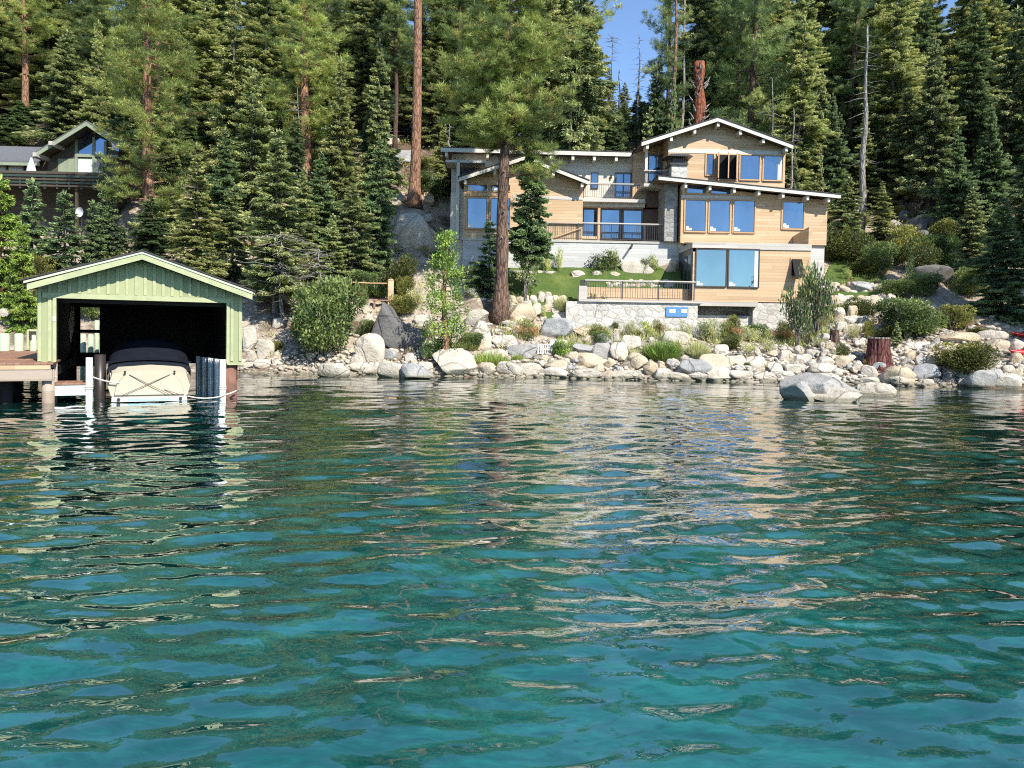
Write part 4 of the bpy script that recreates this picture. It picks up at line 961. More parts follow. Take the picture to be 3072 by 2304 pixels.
# back wing linking left and upper masses
MB().box(U(z2(40, 500), VF-0.1)[0], uL-0.001, VF+0.1, 12, ctop, fz(w1)-0.1, 'pale_siding').build('wall', house)

# lower deck: floor, railing, post, wood planter wall behind
VD = -2.3
d0, d1 = U(z3(1272, 600), VD)[0], bx0-0.04; _, dz = U(z3(1700, 636), VD); _, dr = U(z3(1700, 466), VD)
MB().box(d0, d1+0.5, VD, VR+0.5, dz-0.14, dz, 'grey_board').build('lower_deck', house)
railing(house, HF, d0+0.35, d1, VD+0.05, dz, dr)
u0, u1, q0, q1 = HF.rect(z3(1290, 462), z3(1325, 632), VD); MB().box(u0, u1, VD+0.1, VD+0.35, dz, q1, 'dark_metal').build('railing_post', house)
u0 = U(z3(1272, 560), VD)[0]; MB().box(u0, u0+0.42, VD+0.02, VD+0.5, dz, U(z3(1290, 516), VD)[1], 'grey_board').build('deck_pier', house)
u0, u1, q0, q1 = HF.rect(z3(1340, 535), z3(2100, 635), VD+1.25); MB().box(u0, d1, VD+1.25, VD+1.33, dz+0.001, q1, 'cedar').build('planter_wall', house)

# shore-side stone wall under the lower deck: a thing of its own
WF = Frame(650, 42.5, R(1.5)); w0u = U(z3(1160, 700), VD+0.15)[0]
sw_ = empty('stone_wall', (HF.o.x, HF.o.y, 0), HF.rot); w1u = U(z4(1390, 760), VB+0.2)[0]
MB().box(w0u, d1+0.2, VD+0.12, VD+0.9, -0.2, dz-0.142, 'masonry').build('wall_face', sw_)
MB().box(d1+0.2, bx1-0.17, VB+0.55, VB+0.98, -0.2, U(z4(600, 775), VB+0.5)[1], 'masonry').build('wall_face', sw_)
tag(sw_, 'pale mortared stone wall carrying the lower deck above the shore boulders', 'stone wall')
u0, u1, q0, q1 = HF.rect(z4(140, 702), z4(330, 786), VD+0.05)
bd = empty('notice_board', HF.world(0, 0, 0), HF.rot); MB().box(u0, u1, VD+0.06, VD+0.10, q0, q1, 'blue_board').build('panel', bd)
MB().box(u0+0.18, u0+0.50, VD+0.045, VD+0.058, q1-0.30, q1-0.12, 'paper').build('paper_notice', bd); MB().box(u0+0.82, u0+1.12, VD+0.045, VD+0.058, q1-0.30, q1-0.12, 'paper').build('paper_notice', bd)
tag(bd, 'blue board with two white papers fixed to the stone wall', 'notice board')

# ------------------------------------------------------------------ lawn and grass terraces
def patch(name, rows, lift, m, n=60):
    """rows: list of (Y, px0, px1); a sheet draped a little over the terrain"""
    ys_ = np.linspace(rows[0][0], rows[-1][0], 26); V = []
    for Y in ys_:
        a_ = np.interp(Y, [r_[0] for r_ in rows], [r_[1] for r_ in rows]); b_ = np.interp(Y, [r_[0] for r_ in rows], [r_[2] for r_ in rows])
        for k in range(n):
            q = a_+(b_-a_)*k/(n-1)+random.uniform(-0.5, 0.5)*(k in (0, n-1)); X = (q-CX)/F*Y; V.append((X, Y, tz(X, Y)+lift))
    idx = np.arange(len(ys_)*n).reshape(len(ys_), n); Fc = np.stack([idx[:-1, :-1], idx[:-1, 1:], idx[1:, 1:], idx[1:, :-1]], -1).reshape(-1, 4)
    return link(name, np_mesh(name, V, Fc, np.zeros(len(Fc)), [m], True))
a = NT('lawn', 0.9, 0.1); geo = a.n('NewGeometry'); f = a.noise(geo.outputs['Position'], 12, 6, 0.75); g2 = a.noise(geo.outputs['Position'], 0.9, 4)
c = a.ramp(f, [(0.3, (0.045, 0.08, 0.020)), (0.7, (0.125, 0.18, 0.048))]); c = a.mix(a.ramp(g2, [(0.5, (0, 0, 0)), (0.7, (0.6, 0.6, 0.6))]), c, (0.19, 0.22, 0.06)); a.col(c); a.bump(f, 1.0, 0.08)
tag(patch('lawn', [(40.1, 512, 560), (41.3, 506, 600), (42.5, 498, 688), (44.25, 470, 690)], 0.12, 'lawn', 90), kind='structure')
tag(patch('lawn_terrace', [(42.4, 818, 888), (43.5, 822, 880), (45, 826, 868), (46.5, 830, 850)], 0.12, 'lawn', 40), kind='structure')
tag(patch('lawn_terrace', [(40.6, 818, 886), (41.6, 820, 880)], 0.12, 'lawn', 40), kind='structure')
tag(patch('lawn_terrace', [(38.9, 838, 885), (39.9, 836, 880)], 0.12, 'lawn', 40), kind='structure')

# ------------------------------------------------------------------ boathouse, boat, docks
m_siding('green_board', (0.37, 0.395, 0.215), (0.26, 0.285, 0.15), 0.30, 0.0, 6, True)
m_plain('green_trim', (0.39, 0.41, 0.235), 0.6, 0.2, 0.10, 5); m_plain('pale_trim', (0.47, 0.49, 0.38), 0.5, 0.3, 0.05)
m_siding('deck_plank', (0.36, 0.20, 0.13), (0.24, 0.125, 0.08), 0.14, 0.6, 2.4, True)
m_siding('old_beam', (0.50, 0.42, 0.33), (0.26, 0.19, 0.14), 0.3, 0.3); m_siding('white_board', (0.76, 0.76, 0.73), (0.62, 0.62, 0.60), 0.22, 0.3)
m_plain('rust_pile', (0.20, 0.105, 0.075), 0.8, 0.2, 0.3, 3); m_plain('navy_cover', (0.007, 0.010, 0.018), 0.75, 0.2, 0.3, 3); m_plain('cream_cover', (0.47, 0.42, 0.31), 0.7, 0.2, 0.05, 2)
m_plain('gelcoat', (0.62, 0.62, 0.60), 0.25, 0.5, 0.03); m_plain('sheet_steel', (0.50, 0.53, 0.56), 0.6, 0.3, 0.25, 2, 0.0); m_plain('rope', (0.62, 0.58, 0.50), 0.9, 0.1, 0.2, 30)
m_plain('strap', (0.16, 0.12, 0.09), 0.8); m_plain('stern_blue', (0.35, 0.62, 0.66), 0.4); m_plain('kayak_red', (0.62, 0.03, 0.03), 0.35, 0.5, 0.08)
m_plain('green_pipe', (0.46, 0.55, 0.36), 0.5, 0.3, 0.08)
BF = Frame(130, 20.0, R(26)); BH = lambda x, y, v=0: BF.uz(z5(x, y), v)
bh = empty('boathouse', (BF.o.x, BF.o.y, 0), BF.rot); tag(bh, 'green board-and-batten boathouse on piles with a wide open front, boat inside', 'boathouse')
rL, rP, rR = BH(195, 395, -0.45), BH(1180, 150, -0.45), BH(2100, 488, -0.45)
xl, xr = BH(310, 700)[0], BH(2008, 800)[0]; ol, orr = BH(466, 800)[0], BH(1880, 800)[0]
zbl = BH(390, 1068)[1]; hz = BH(1100, 556)[1]; DEP = 8.6
rz_ = lambda u: gz(rL, rP, rR, u)
m = MB().prism([(xl, zbl), (ol, zbl), (ol, rz_(ol)-0.2), (xl, rz_(xl)-0.2)], 0, 0.12, 'green_board').prism([(orr, zbl-0.05), (xr, zbl-0.05), (xr, rz_(xr)-0.2), (orr, rz_(orr)-0.2)], 0, 0.12, 'green_board')
m.prism([(ol, hz), (orr, hz), (orr, rz_(orr)-0.2), (rP[0], rP[1]-0.2), (ol, rz_(ol)-0.2)], 0, 0.12, 'green_board'); m.build('front_wall', bh)
b = MB(); n_b = 22; st = (xr-xl-0.1)/n_b
for i in range(n_b+1):
    u = xl+0.05+i*st; zb0 = zbl+0.02 if (u < ol-0.03 or u > orr+0.03) else hz+0.14
    b.prism([(u-0.035, zb0), (u+0.035, zb0), (u+0.035, rz_(u)-0.22), (u-0.035, rz_(u)-0.22)], -0.028, 0, 'green_trim')
tag(b.build('battens', bh))
m = MB().box(ol-0.30, orr+0.10, -0.05, -0.029, hz-0.0, hz+0.13, 'green_trim').box(ol-0.07, ol+0.005, -0.045, 0.16, zbl, hz, 'green_trim').box(orr-0.005, orr+0.07, -0.045, 0.16, zbl-0.05, hz, 'green_trim').box(orr+0.02, xr+0.02, -0.04, 0.13, zbl-0.09, zbl-0.051, 'green_trim'); m.build('door_trim', bh)
# side walls, back wall with its opening, floor walkways
MB().box(xl, xl+0.1, 0.121, DEP, zbl, rz_(xl)-0.2, 'green_board').build('side_wall', bh); MB().box(xr-0.1, xr, 0.121, DEP, zbl, rz_(xr)-0.2, 'green_board').build('side_wall', bh)
MB().box(xl+0.1, xl+0.12, 0.125, DEP, zbl-0.5, rz_(xl)-0.22, 'shade_black').box(xr-0.12, xr-0.1, 0.125, DEP, zbl-0.5, rz_(xr)-0.22, 'shade_black').build('shade_lining', bh)  # near-black sheets put the interior's shade into colour
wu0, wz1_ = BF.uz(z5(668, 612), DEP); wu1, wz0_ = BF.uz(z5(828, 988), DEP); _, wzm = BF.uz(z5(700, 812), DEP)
m = MB().box(xl+0.12, wu0, DEP-0.1, DEP, 0.5, rz_(xl)-0.2, 'shade_black').box(wu1, xr-0.12, DEP-0.1, DEP, 0.6, rz_(xl)-0.2, 'shade_black').box(wu0, wu1, DEP-0.1, DEP, wz1_, rz_(xl)-0.2, 'shade_black').box(wu0, wu1, DEP-0.1, DEP, 0.5, wz0_, 'shade_black').box(wu0, wu1, DEP-0.08, DEP-0.02, wzm-0.06, wzm+0.06, 'shade_black')
m.prism([(xl+0.12, rz_(xl)-0.2), (xr-0.12, rz_(xl)-0.2), (rP[0], rP[1]-0.2)], DEP-0.1, DEP, 'shade_black'); m.build('back_wall', bh)
rf_ = MB().prism(chev(rL, rP, rR, 0.06), -0.42, DEP+0.4, 'shade_black').build('roof', bh)
MB().prism(chev((rL[0]-0.06, rL[1]), rP, (rR[0]+0.06, rR[1]), 0.04, 0.042), -0.50, DEP+0.5, 'roofing').build('roofing', rf_)
MB().prism(chev(rL, rP, rR, 0.055, -0.001), -0.48, -0.422, 'pale_trim').build('drip_edge', rf_)
MB().prism(chev((rL[0]+0.07, rL[1]-0.012), (rP[0], rP[1]), (rR[0]-0.02, rR[1]), 0.15, -0.057), -0.46, -0.423, 'green_trim').build('rake_board', rf_)
m = MB(); g0 = BH(250, 432, -0.3); m.box(g0[0]-0.08, g0[0]+0.05, -0.42, DEP, g0[1]-0.06, g0[1]+0.06, 'dark_metal'); m.build('gutter', rf_)
# beams under the ceiling, a hanging float, a lamp inside
MB().box(ol, orr, 0.3, 0.4, hz-0.10, hz+0.05, 'shade_black').build('ceiling_beam', bh)
m = MB(); s0 = BF.uz(z5(600, 600), 4); s1 = BF.uz(z5(585, 900), 4); m.tube([(s0[0], 4, s0[1]), (s0[0]-0.03, 4, (s0[1]+s1[1])/2), (s1[0], 4, s1[1])], [0.05, 0.09, 0.02], 'old_beam', 6); m.build('hanging_oar', bh)
# light meter box and lamp
MB().box(ol-0.07, ol-0.005, -0.06, -0.046, BH(450, 730)[1], BH(450, 690)[1], 'paper').build('number_plate', bh)
# piles
for u, v, r_, mt in ((BH(1914, 1200)[0], 0.25, 0.20, 'rust_pile'), (BH(430, 1200)[0], 0.3, 0.10, 'old_beam'), (xl+0.2, 3.5, 0.16, 'shade_black'), (xl+0.2, 7.5, 0.16, 'shade_black'), (xr-0.2, 4, 0.18, 'rust_pile'), (xr-0.2, 8, 0.18, 'rust_pile')):
    m = MB(); m.tube([(u, v, -1.2), (u, v, zbl-0.05)], [r_, r_], mt, 16); m.build('pile', bh, True)
u0 = BF.uz(z5(778, 1000), 0.9)[0]; m = MB(); m.tube([(u0+0.15, 0.9, -1), (u0+0.15, 0.9, BF.uz(z5(800, 1005), 0.9)[1])], [0.14, 0.14], 'dark_metal', 12); m.build('pile', bh, True)
# corrugated steel sheet on the slip's right side
c0 = BF.uz(z5(1632, 1200), 3.0); c1 = BF.uz(z5(1818, 1200), 0.05); ct0 = BF.uz(z5(1632, 1018), 3.0)[1]; ct1 = BF.uz(z5(1818, 1045), 0.05)[1]
m = MB(); n = 15
for i in range(n):
    t_ = i/(n-1); u = c0[0]+(c1[0]-c0[0])*t_; v = 3.0+(0.05-3.0)*t_; m.box(u-0.028, u+0.028, v-0.07, v+0.07, -0.8, ct0+(ct1-ct0)*t_, ('sheet_steel', 'gelcoat', 'sheet_steel', 'dark_metal')[i % 4])  # strip tones paint the corrugation's lit and dark streaks
m.build('steel_sheet', bh)
# white slip posts
for a_, b_, nm in (((715, 1030), (770, 1430), 'a'), ((1820, 1046), (1870, 1400), 'b')):
    u0, u1 = BH(a_[0], 1200, -0.1)[0], BH(b_[0], 1200, -0.1)[0]; m = MB(); m.box(u0, u1, -0.25, -0.05, -1, BH(a_[0], a_[1], -0.1)[1], 'white_board')
    for q in (0.02, 0.3): m.box(u0-0.015, u1+0.015, -0.265, -0.035, BH(a_[0], a_[1], -0.1)[1]-0.75-q*0.2, BH(a_[0], a_[1], -0.1)[1]-0.72-q*0.2, 'grey_board')
    tag(m.build('slip_post', bh))
# small platform at the slip's left
pf = empty('landing_platform', BF.world(0, 0, 0), BF.rot); u0, u1, q0, q1 = BF.rect(z5(405, 1255), z5(735, 1345), -0.2)
MB().box(u0, u1, -0.2, -0.14, q0, q1, 'white_board').build('face_board', pf); MB().box(u0-0.02, u1+0.06, -0.23, 0.75, q1, q1+0.04, 'deck_plank').build('deck_boards', pf)
m = MB().box(u0, u0+0.08, -0.14, 0.7, q0, q1, 'old_beam').box(u1-0.1, u1, -0.13, 0.7, q0, q1, 'old_beam'); m.build('side_beam', pf)
MB().tube([(u0-0.1, 0.2, -1), (u0-0.1, 0.2, q1+0.02)], [0.09, 0.09], 'old_beam', 10).build('pile', pf)
tag(pf, 'small low platform with brown planks and a white face board by the boat', 'landing platform')
# the boat
BC = BH(1243, 1300)[0]; hw_ = (BH(1585, 1250)[0]-BH(905, 1250)[0])/2; V0 = -0.05
boat = empty('motor_boat', BF.world(BC, V0, 0), BF.rot)
def loft(secs, m, name, parent, smooth=True, capends=True):
    """secs: list of (v, [(u,z)...]) with equal counts"""
    mb_ = MB(); k = len(secs[0][1]); vs = [(u, v, z) for v, c in secs for u, z in c]; fs = []
    for i in range(len(secs)-1):
        for j in range(k-1): a_ = i*k+j; fs.append((a_, a_+k, a_+k+1, a_+1)[::-1])
    if capends: fs += [tuple(range(k)), tuple(range(len(vs)-1, len(vs)-k-1, -1))]
    mb_.add(vs, fs, m); o = mb_.build(name, parent, smooth); import bmesh; b_ = bmesh.new(); b_.from_mesh(o.data); bmesh.ops.recalc_face_normals(b_, faces=b_.faces); b_.to_mesh(o.data); b_.free(); o.data.set_sharp_from_angle(angle=R(40)); return o
hull = lambda w_, zt, zb: [(-w_, zt), (-w_*1.0, zt*0.6+zb*0.4), (-w_*0.82, zb+0.05), (0, zb-0.15), (w_*0.82, zb+0.05), (w_*1.0, zt*0.6+zb*0.4), (w_, zt)]
loft([(0.42, hull(hw_*0.96, 0.72, -0.15)), (2.5, hull(hw_*1.02, 0.8, -0.15)), (4.6, hull(hw_*0.85, 0.95, -0.1)), (6.0, hull(hw_*0.35, 1.1, 0.1)), (6.4, hull(0.03, 1.15, 0.4))], 'gelcoat', 'hull', boat)
zc = lambda y: BH(1243, y, 0.2)[1]
def arch(w_, z0, z1_, sq, n_=20):
    return [(w_*-math.cos(PI*i/n_)*(1 if True else 0), z0+(z1_-z0)*max(0.0, math.sin(PI*i/n_))**sq) for i in range(n_+1)]
# stern cover: cream canvas stretched over the engine hatch
loft([(0.02, [(-hw_*0.93, zc(1340)), (-hw_*1.0, zc(1260)), (-hw_*0.90, zc(1160)), (-hw_*0.74, zc(1142)), (0, zc(1128)), (hw_*0.74, zc(1142)), (hw_*0.90, zc(1160)), (hw_*1.0, zc(1260)), (hw_*0.93, zc(1340))]),
      (0.9, [(-hw_*0.97, zc(1340)), (-hw_*1.03, zc(1250)), (-hw_*0.96, zc(1120)), (-hw_*0.8, zc(1075)), (0, zc(1055)), (hw_*0.8, zc(1075)), (hw_*0.96, zc(1120)), (hw_*1.03, zc(1250)), (hw_*0.97, zc(1340))])], 'cream_cover', 'stern_cover', boat)
loft([(0.015, [(-hw_*0.86, zc(1330)), (-hw_*0.8, zc(1240)), (-hw_*0.62, zc(1168)), (0, zc(1158)), (hw_*0.62, zc(1168)), (hw_*0.8, zc(1240)), (hw_*0.86, zc(1330))]), (-0.05, [(-hw_*0.84, zc(1330)), (-hw_*0.78, zc(1242)), (-hw_*0.6, zc(1172)), (0, zc(1162)), (hw_*0.6, zc(1172)), (hw_*0.78, zc(1242)), (hw_*0.84, zc(1330))]) ][::-1], 'cream_cover', 'cover_panel', boat)
# navy mooring cover
loft([(0.45, arch(hw_*1.04, zc(1150), zc(1062), 0.55)), (0.9, arch(hw_*1.06, zc(1200), zc(1050), 0.5)), (1.7, arch(hw_*1.05, 0.62, zc(905)+0.02, 0.5)), (3.0, arch(hw_*1.05, 0.7, zc(905)+0.1, 0.55)), (5.0, arch(hw_*0.8, 0.8, 1.5, 0.7)), (6.3, arch(0.1, 1.0, 1.25, 1))], 'navy_cover', 'mooring_cover', boat)
loft([(0.40, [(-hw_*1.02, zc(1120)-0.28), (-hw_*1.04, zc(1080)), (-hw_*0.5, zc(1058)), (0, zc(1052)), (hw_*0.5, zc(1058)), (hw_*1.04, zc(1080)), (hw_*1.02, zc(1120)-0.28)]),
      (0.88, [(-hw_*1.05, zc(1200)-0.2), (-hw_*1.07, zc(1070)), (-hw_*0.5, zc(1046)), (0, zc(1042)), (hw_*0.5, zc(1046)), (hw_*1.07, zc(1070)), (hw_*1.05, zc(1200)-0.2)])], 'navy_cover', 'cover_skirt', boat, capends=False)
# swim platform with its pale blue band and two exhaust holes
m = MB().box(-hw_*0.9, hw_*0.9, -0.45, 0.3, 0.02, zc(1342), 'gelcoat'); m.build('swim_platform', boat)
MB().box(-hw_*0.52, hw_*0.52, -0.458, -0.452, zc(1368), zc(1350), 'stern_blue').build('stern_stripe', boat)
for s_ in (-1, 1):
    m = MB(); u = s_*hw_*0.74; m.tube([(u, -0.47, zc(1356)), (u, -0.44, zc(1356))], [0.045, 0.045], 'dark_metal', 12); m.build('exhaust', boat)
    m = MB(); m.tube([(s_*hw_*0.60, -0.06, zc(1165)+0.02), (s_*hw_*0.60, -0.10, zc(1152)), (s_*hw_*0.60, -0.05, zc(1140))], [0.03, 0.02, 0.03], 'dark_metal', 6); m.build('cleat', boat)
for a_, b_ in (((-0.50, 1165), (0.56, 1345)), ((0.50, 1165), (-0.70, 1335)), ((0.35, 1290), (0.80, 1340))):
    m = MB(); m.tube([(a_[0]*hw_, -0.065, zc(a_[1])), ((a_[0]+b_[0])/2*hw_, -0.10, zc((a_[1]+b_[1])/2)), (b_[0]*hw_, -0.10, zc(b_[1]))], [0.010]*3, 'strap', 5); m.build('strap', boat)
tag(boat, 'motor boat in the slip, cream stern cover with crossed straps and dark navy cover', 'boat')
# mooring ropes
def sag(p, q, d, r_, name, lb):
    P = []; n_ = 14
    for i in range(n_+1):
        t_ = i/n_; v_ = Vector(p)*(1-t_)+Vector(q)*t_; v_.z -= d*4*t_*(1-t_); P.append(v_)
    m = MB(); m.tube(P, r_, 'rope', 6); o = m.build(name, None, True); tag(o, lb, 'rope', 'mooring ropes'); return o
W_ = lambda x, y, v: BF.world(BH(x, y, v)[0], v, BH(x, y, v)[1])
sag(W_(770, 1192, -0.15), W_(990, 1240, -0.12), 0.03, 0.018, 'mooring_rope', 'white rope from the left slip post to the boat\'s stern')
sag(W_(1555, 1350, -0.5), W_(1840, 1350, -0.3), 0.06, 0.018, 'mooring_rope', 'white rope from the boat\'s stern to the right slip post')
sag(W_(1840, 1345, -0.3), W_(1960, 1305, -0.05), 0.02, 0.022, 'mooring_rope', 'white rope wrapped from the right slip post round the rusty pile')
sag(W_(405, 1172, -0.3), W_(475, 1195, -0.1), 0.01, 0.018, 'mooring_rope', 'short white rope at the dock\'s corner beside the small platform')
# left dock
dk = empty('dock', BF.world(0, 0, 0), BF.rot); u1, zt = BH(430, 1075, -0.6); u0 = u1-7.5
MB().box(u0, u1+0.03, -0.62, 1.4, zt-0.04, zt, 'deck_plank').build('deck_boards', dk); MB().box(u0, xl-0.003, 1.401, 9.5, zt-0.02, zt+0.02, 'deck_plank').build('deck_boards', dk)
m = MB().box(u0, u1-0.03, -0.6, -0.5, zt-0.16, zt-0.042, 'cedar'); m.build('upper_fascia', dk); MB().box(u0, u1, -0.58, -0.45, zt-0.44, zt-0.162, 'old_beam').build('lower_beam', dk)
MB().box(u0, u1-0.02, 0.0, 8.5, zt-0.40, zt-0.17, 'shade_black').build('joist', dk)
for u, v in ((u1-0.10, -0.35), (u1-1.05, 0.2), (u1-1.75, 0.1), (u1-2.6, -0.2), (u1-1.2, 3), (u1-2.2, 3.2), (u1-1.6, 6)):
    m = MB(); m.tube([(u, v, -1.2), (u, v, zt-0.17)], [0.14, 0.14], 'shade_black' if v > -0.3 else 'old_beam', 10); m.build('pile', dk, True)  # piles under the deck near-black: shade put into their colour
tag(dk, 'brown plank dock with a weathered edge beam on shade-darkened piles, left of the boathouse', 'dock')
for i, (x, w2, yt, v, lb) in enumerate(((38, 66, 830, 8.2, 'green mooring pile at the photo\'s left edge, leftmost of three on the dock'), (158, 60, 830, 8.2, 'green mooring pile in the middle of the three on the dock'), (283, 56, 838, 8.3, 'yellowish green mooring pile beside the boathouse wall, with a frame beside it'),
      (690, 42, 835, 11.5, 'green mooring pile seen through the boathouse\'s back opening, leftmost'), (752, 42, 838, 11.8, 'green mooring pile seen through the back opening, in the middle'), (803, 34, 722, 12.0, 'taller green mooring pile seen through the back opening, at its right'))):
    u = BF.uz(z5(x, 950), v)[0]; r_ = w2*0.12056/2*(20+v)/F; zt_ = BF.uz(z5(x, yt), v)[1]
    m = MB(); m.tube([(0, 0, -1.0), (0, 0, zt_-0.03), (0, 0, zt_)], [r_, r_, r_*0.8], 'green_pipe', 18); o = m.build('mooring_pile', None, True); o.location = BF.world(u, v, 0); tag(o, lb, 'mooring pile', 'green mooring piles')
u0, z0_ = BF.uz(z5(232, 800), 8.2); u1_, z1__ = BF.uz(z5(312, 940), 8.2)
m = MB(); 
for u in (u0, u1_): m.box(u-0.03, u+0.03, 8.15, 8.25, z1__-0.1, z0_, 'green_trim')
m.box(u0, u1_, 8.16, 8.24, z0_-0.05, z0_+0.02, 'green_trim').box(u0+0.03, u1_-0.03, 8.19, 8.21, z0_-0.35, z0_-0.05, 'dark_metal'); o = m.build('gate_frame', None); o.location = (BF.o.x, BF.o.y, 0); o.rotation_euler.z = BF.rot
tag(o, 'small green gate frame with a dark mesh panel on the dock', 'gate')

# ------------------------------------------------------------------ cabin on the left slope
m_siding('cabin_wood', (0.11, 0.09, 0.065), (0.06, 0.048, 0.036), 0.2, 0.4); m_plain('cabin_green', (0.26, 0.29, 0.20), 0.6); m_plain('shingle_grey', (0.13, 0.13, 0.14), 0.85, 0.2, 0.3, 10)
m_plain('umbrella_cloth', (0.78, 0.78, 0.80), 0.8, 0.1, 0.04); m_plain('dark_green_paint', (0.035, 0.055, 0.045), 0.6)
KF = Frame(75, 51, R(2)); KB = lambda x, y, v=0: KF.uz(z6(x, y), v)
cb = empty('cabin', (KF.o.x, KF.o.y, 0), KF.rot); tag(cb, 'dark wooden cabin with a glazed prow gable and long railed deck', 'cabin')
l_, p_, r_ = KB(300, 352, -1.2), KB(800, 45, -1.2), KB(1130, 268, -1.2); dkz = KB(500, 560, -1)[1]
wl, wr = KB(440, 400)[0], KB(1090, 400)[0]
MB().prism([(wl, dkz-0.2), (wr, dkz-0.2), (wr, gz(l_, p_, r_, wr)-0.2), (p_[0], p_[1]-0.2), (wl, gz(l_, p_, r_, wl)-0.2)], 0, 7, 'cabin_wood').build('wall', cb)
rf_ = MB().prism(chev(l_, p_, r_, 0.14), -1.2, 8, 'cabin_wood').build('roof', cb); MB().prism(chev(l_, p_, r_, 0.06, 0.062), -1.28, 8.1, 'shingle_grey').build('roofing', rf_)
MB().prism(chev(l_, p_, r_, 0.28, -0.002), -1.26, -1.202, 'cabin_green').build('fascia', rf_)
for x in (335, 480): 
    u, z_ = KB(x, 350 if x < 400 else 245, -1.3); MB().box(u-0.12, u+0.12, -1.5, 0.2, z_-0.15, z_+0.1, 'grey_board').build('beam', rf_)
ZM = KB(850, 362)[1]
def pwin(P, glass, lbl=None):
    q = [KB(*p) for p in P]; o = MB().prism(q, -0.06, -0.02, glass).build('pane', None); return o
gw = MB(); gw.box(KB(700, 370)[0], wr, -0.10, 0, ZM-0.1, ZM+0.1, 'cabin_green')
for x, yt in ((708, 165), (868, 190), (975, 230)): u = KB(x, 300)[0]; gw.box(u-0.09, u+0.09, -0.09, 0, dkz, KB(x, yt)[1], 'cabin_green')
gw.build('window_framing', cb)
for i, P in enumerate((((730, 350), (855, 350), (855, 165), (790, 150), (730, 290)), ((885, 352), (985, 354), (985, 225), (885, 180)), ((1035, 300), (1100, 322), (1100, 290), (1035, 245)))):
    q = [KB(*p) for p in P]; w_ = MB().prism([(a_, b_) for a_, b_ in q], -0.05, -0.003, 'prow_glass').build('prow_window', cb)
for x0_, x1_, mt in ((728, 862, 'curtain'), (873, 982, 'grey_board'), (545, 612, 'cabin_green'), (628, 690, 'cabin_green')):
    a_, b_ = KB(x0_, 395), KB(x1_, 530); f_ = MB().box(a_[0]-0.05, b_[0]+0.05, -0.055, -0.003, b_[1]-0.3, a_[1]+0.05, 'cabin_green').build('window', cb); MB().box(a_[0], b_[0], -0.075, -0.056, b_[1]-0.2, a_[1], mt).build('pane', f_)
# annex
al, ar = KB(-400, 420, 0.5)[0], wl-0.01; at_ = KB(150, 400, 0.5)[1]
MB().box(al, ar, 0.5, 6, dkz-0.2, at_, 'cabin_wood').build('annex_wall', cb)
m = MB(); e0, e1 = KB(-430, 405, -0.2), KB(370, 405, -0.2); t0_ = KB(0, 270, 3.2)[1]
m.add([(e0[0], -0.2, e0[1]), (e1[0], -0.2, e1[1]), (e1[0]-0.2, 3.2, t0_), (e0[0], 3.2, t0_), (e0[0], -0.2, e0[1]-0.12), (e1[0], -0.2, e1[1]-0.12), (e1[0]-0.2, 3.2, t0_-0.12), (e0[0], 3.2, t0_-0.12)], [(0, 1, 2, 3), (7, 6, 5, 4), (0, 4, 5, 1), (1, 5, 6, 2), (2, 6, 7, 3), (3, 7, 4, 0)], 'shingle_grey')
m.build('annex_roof', cb); MB().box(e0[0], e1[0], -0.25, -0.21, e0[1]-0.22, e0[1]-0.02, 'cabin_green').build('annex_fascia', cb)
for x0_, x1_ in ((90, 215), (-100, 55)):
    a_, b_ = KB(x0_, 445, 0.5), KB(x1_, 525, 0.5); f_ = MB().box(a_[0]-0.06, b_[0]+0.06, 0.44, 0.498, b_[1]-0.15, a_[1]+0.06, 'cabin_green').build('window', cb); MB().box(a_[0], b_[0], 0.41, 0.438, b_[1]-0.05, a_[1], 'curtain').build('pane', f_)
# deck, railing of long boards, posts and dark underside
dl, dr_ = KB(-500, 600, -3)[0], KB(1090, 600, -3)[0]; DV = -3.0
MB().box(dl, dr_, DV, 0.5, dkz-0.25, dkz, 'cabin_wood').build('deck', cb)
m = MB(); rz1 = KB(500, 516, DV)[1]; rz0 = KB(500, 650, DV)[1]
for k in range(5): q = rz0+(rz1-rz0)*(k+0.4)/4.6; m.box(dl, dr_, DV-0.05, DV-0.01, q-0.05, q+0.06, 'dark_green_paint' if k % 2 else 'cabin_wood')
n_p = 14
for i in range(n_p+1): u = dl+(dr_-dl)*i/n_p; m.box(u-0.06, u+0.06, DV-0.01, DV+0.08, rz0-0.1, rz1+0.02, 'dark_green_paint')
m.build('railing', cb)
for i in range(6): 
    u = dr_-0.3-i*2.4; m = MB(); m.box(u-0.08, u+0.08, DV+0.2, DV+0.36, tz(KF.world(u, DV, 0).x, KF.world(u, DV, 0).y)-0.5, dkz-0.25, 'cabin_wood'); m.build('deck_post', cb)
MB().box(dl+2, wr-0.2, 0.3, 6.5, dkz-4, dkz-0.2, 'cabin_wood').build('lower_wall', cb)
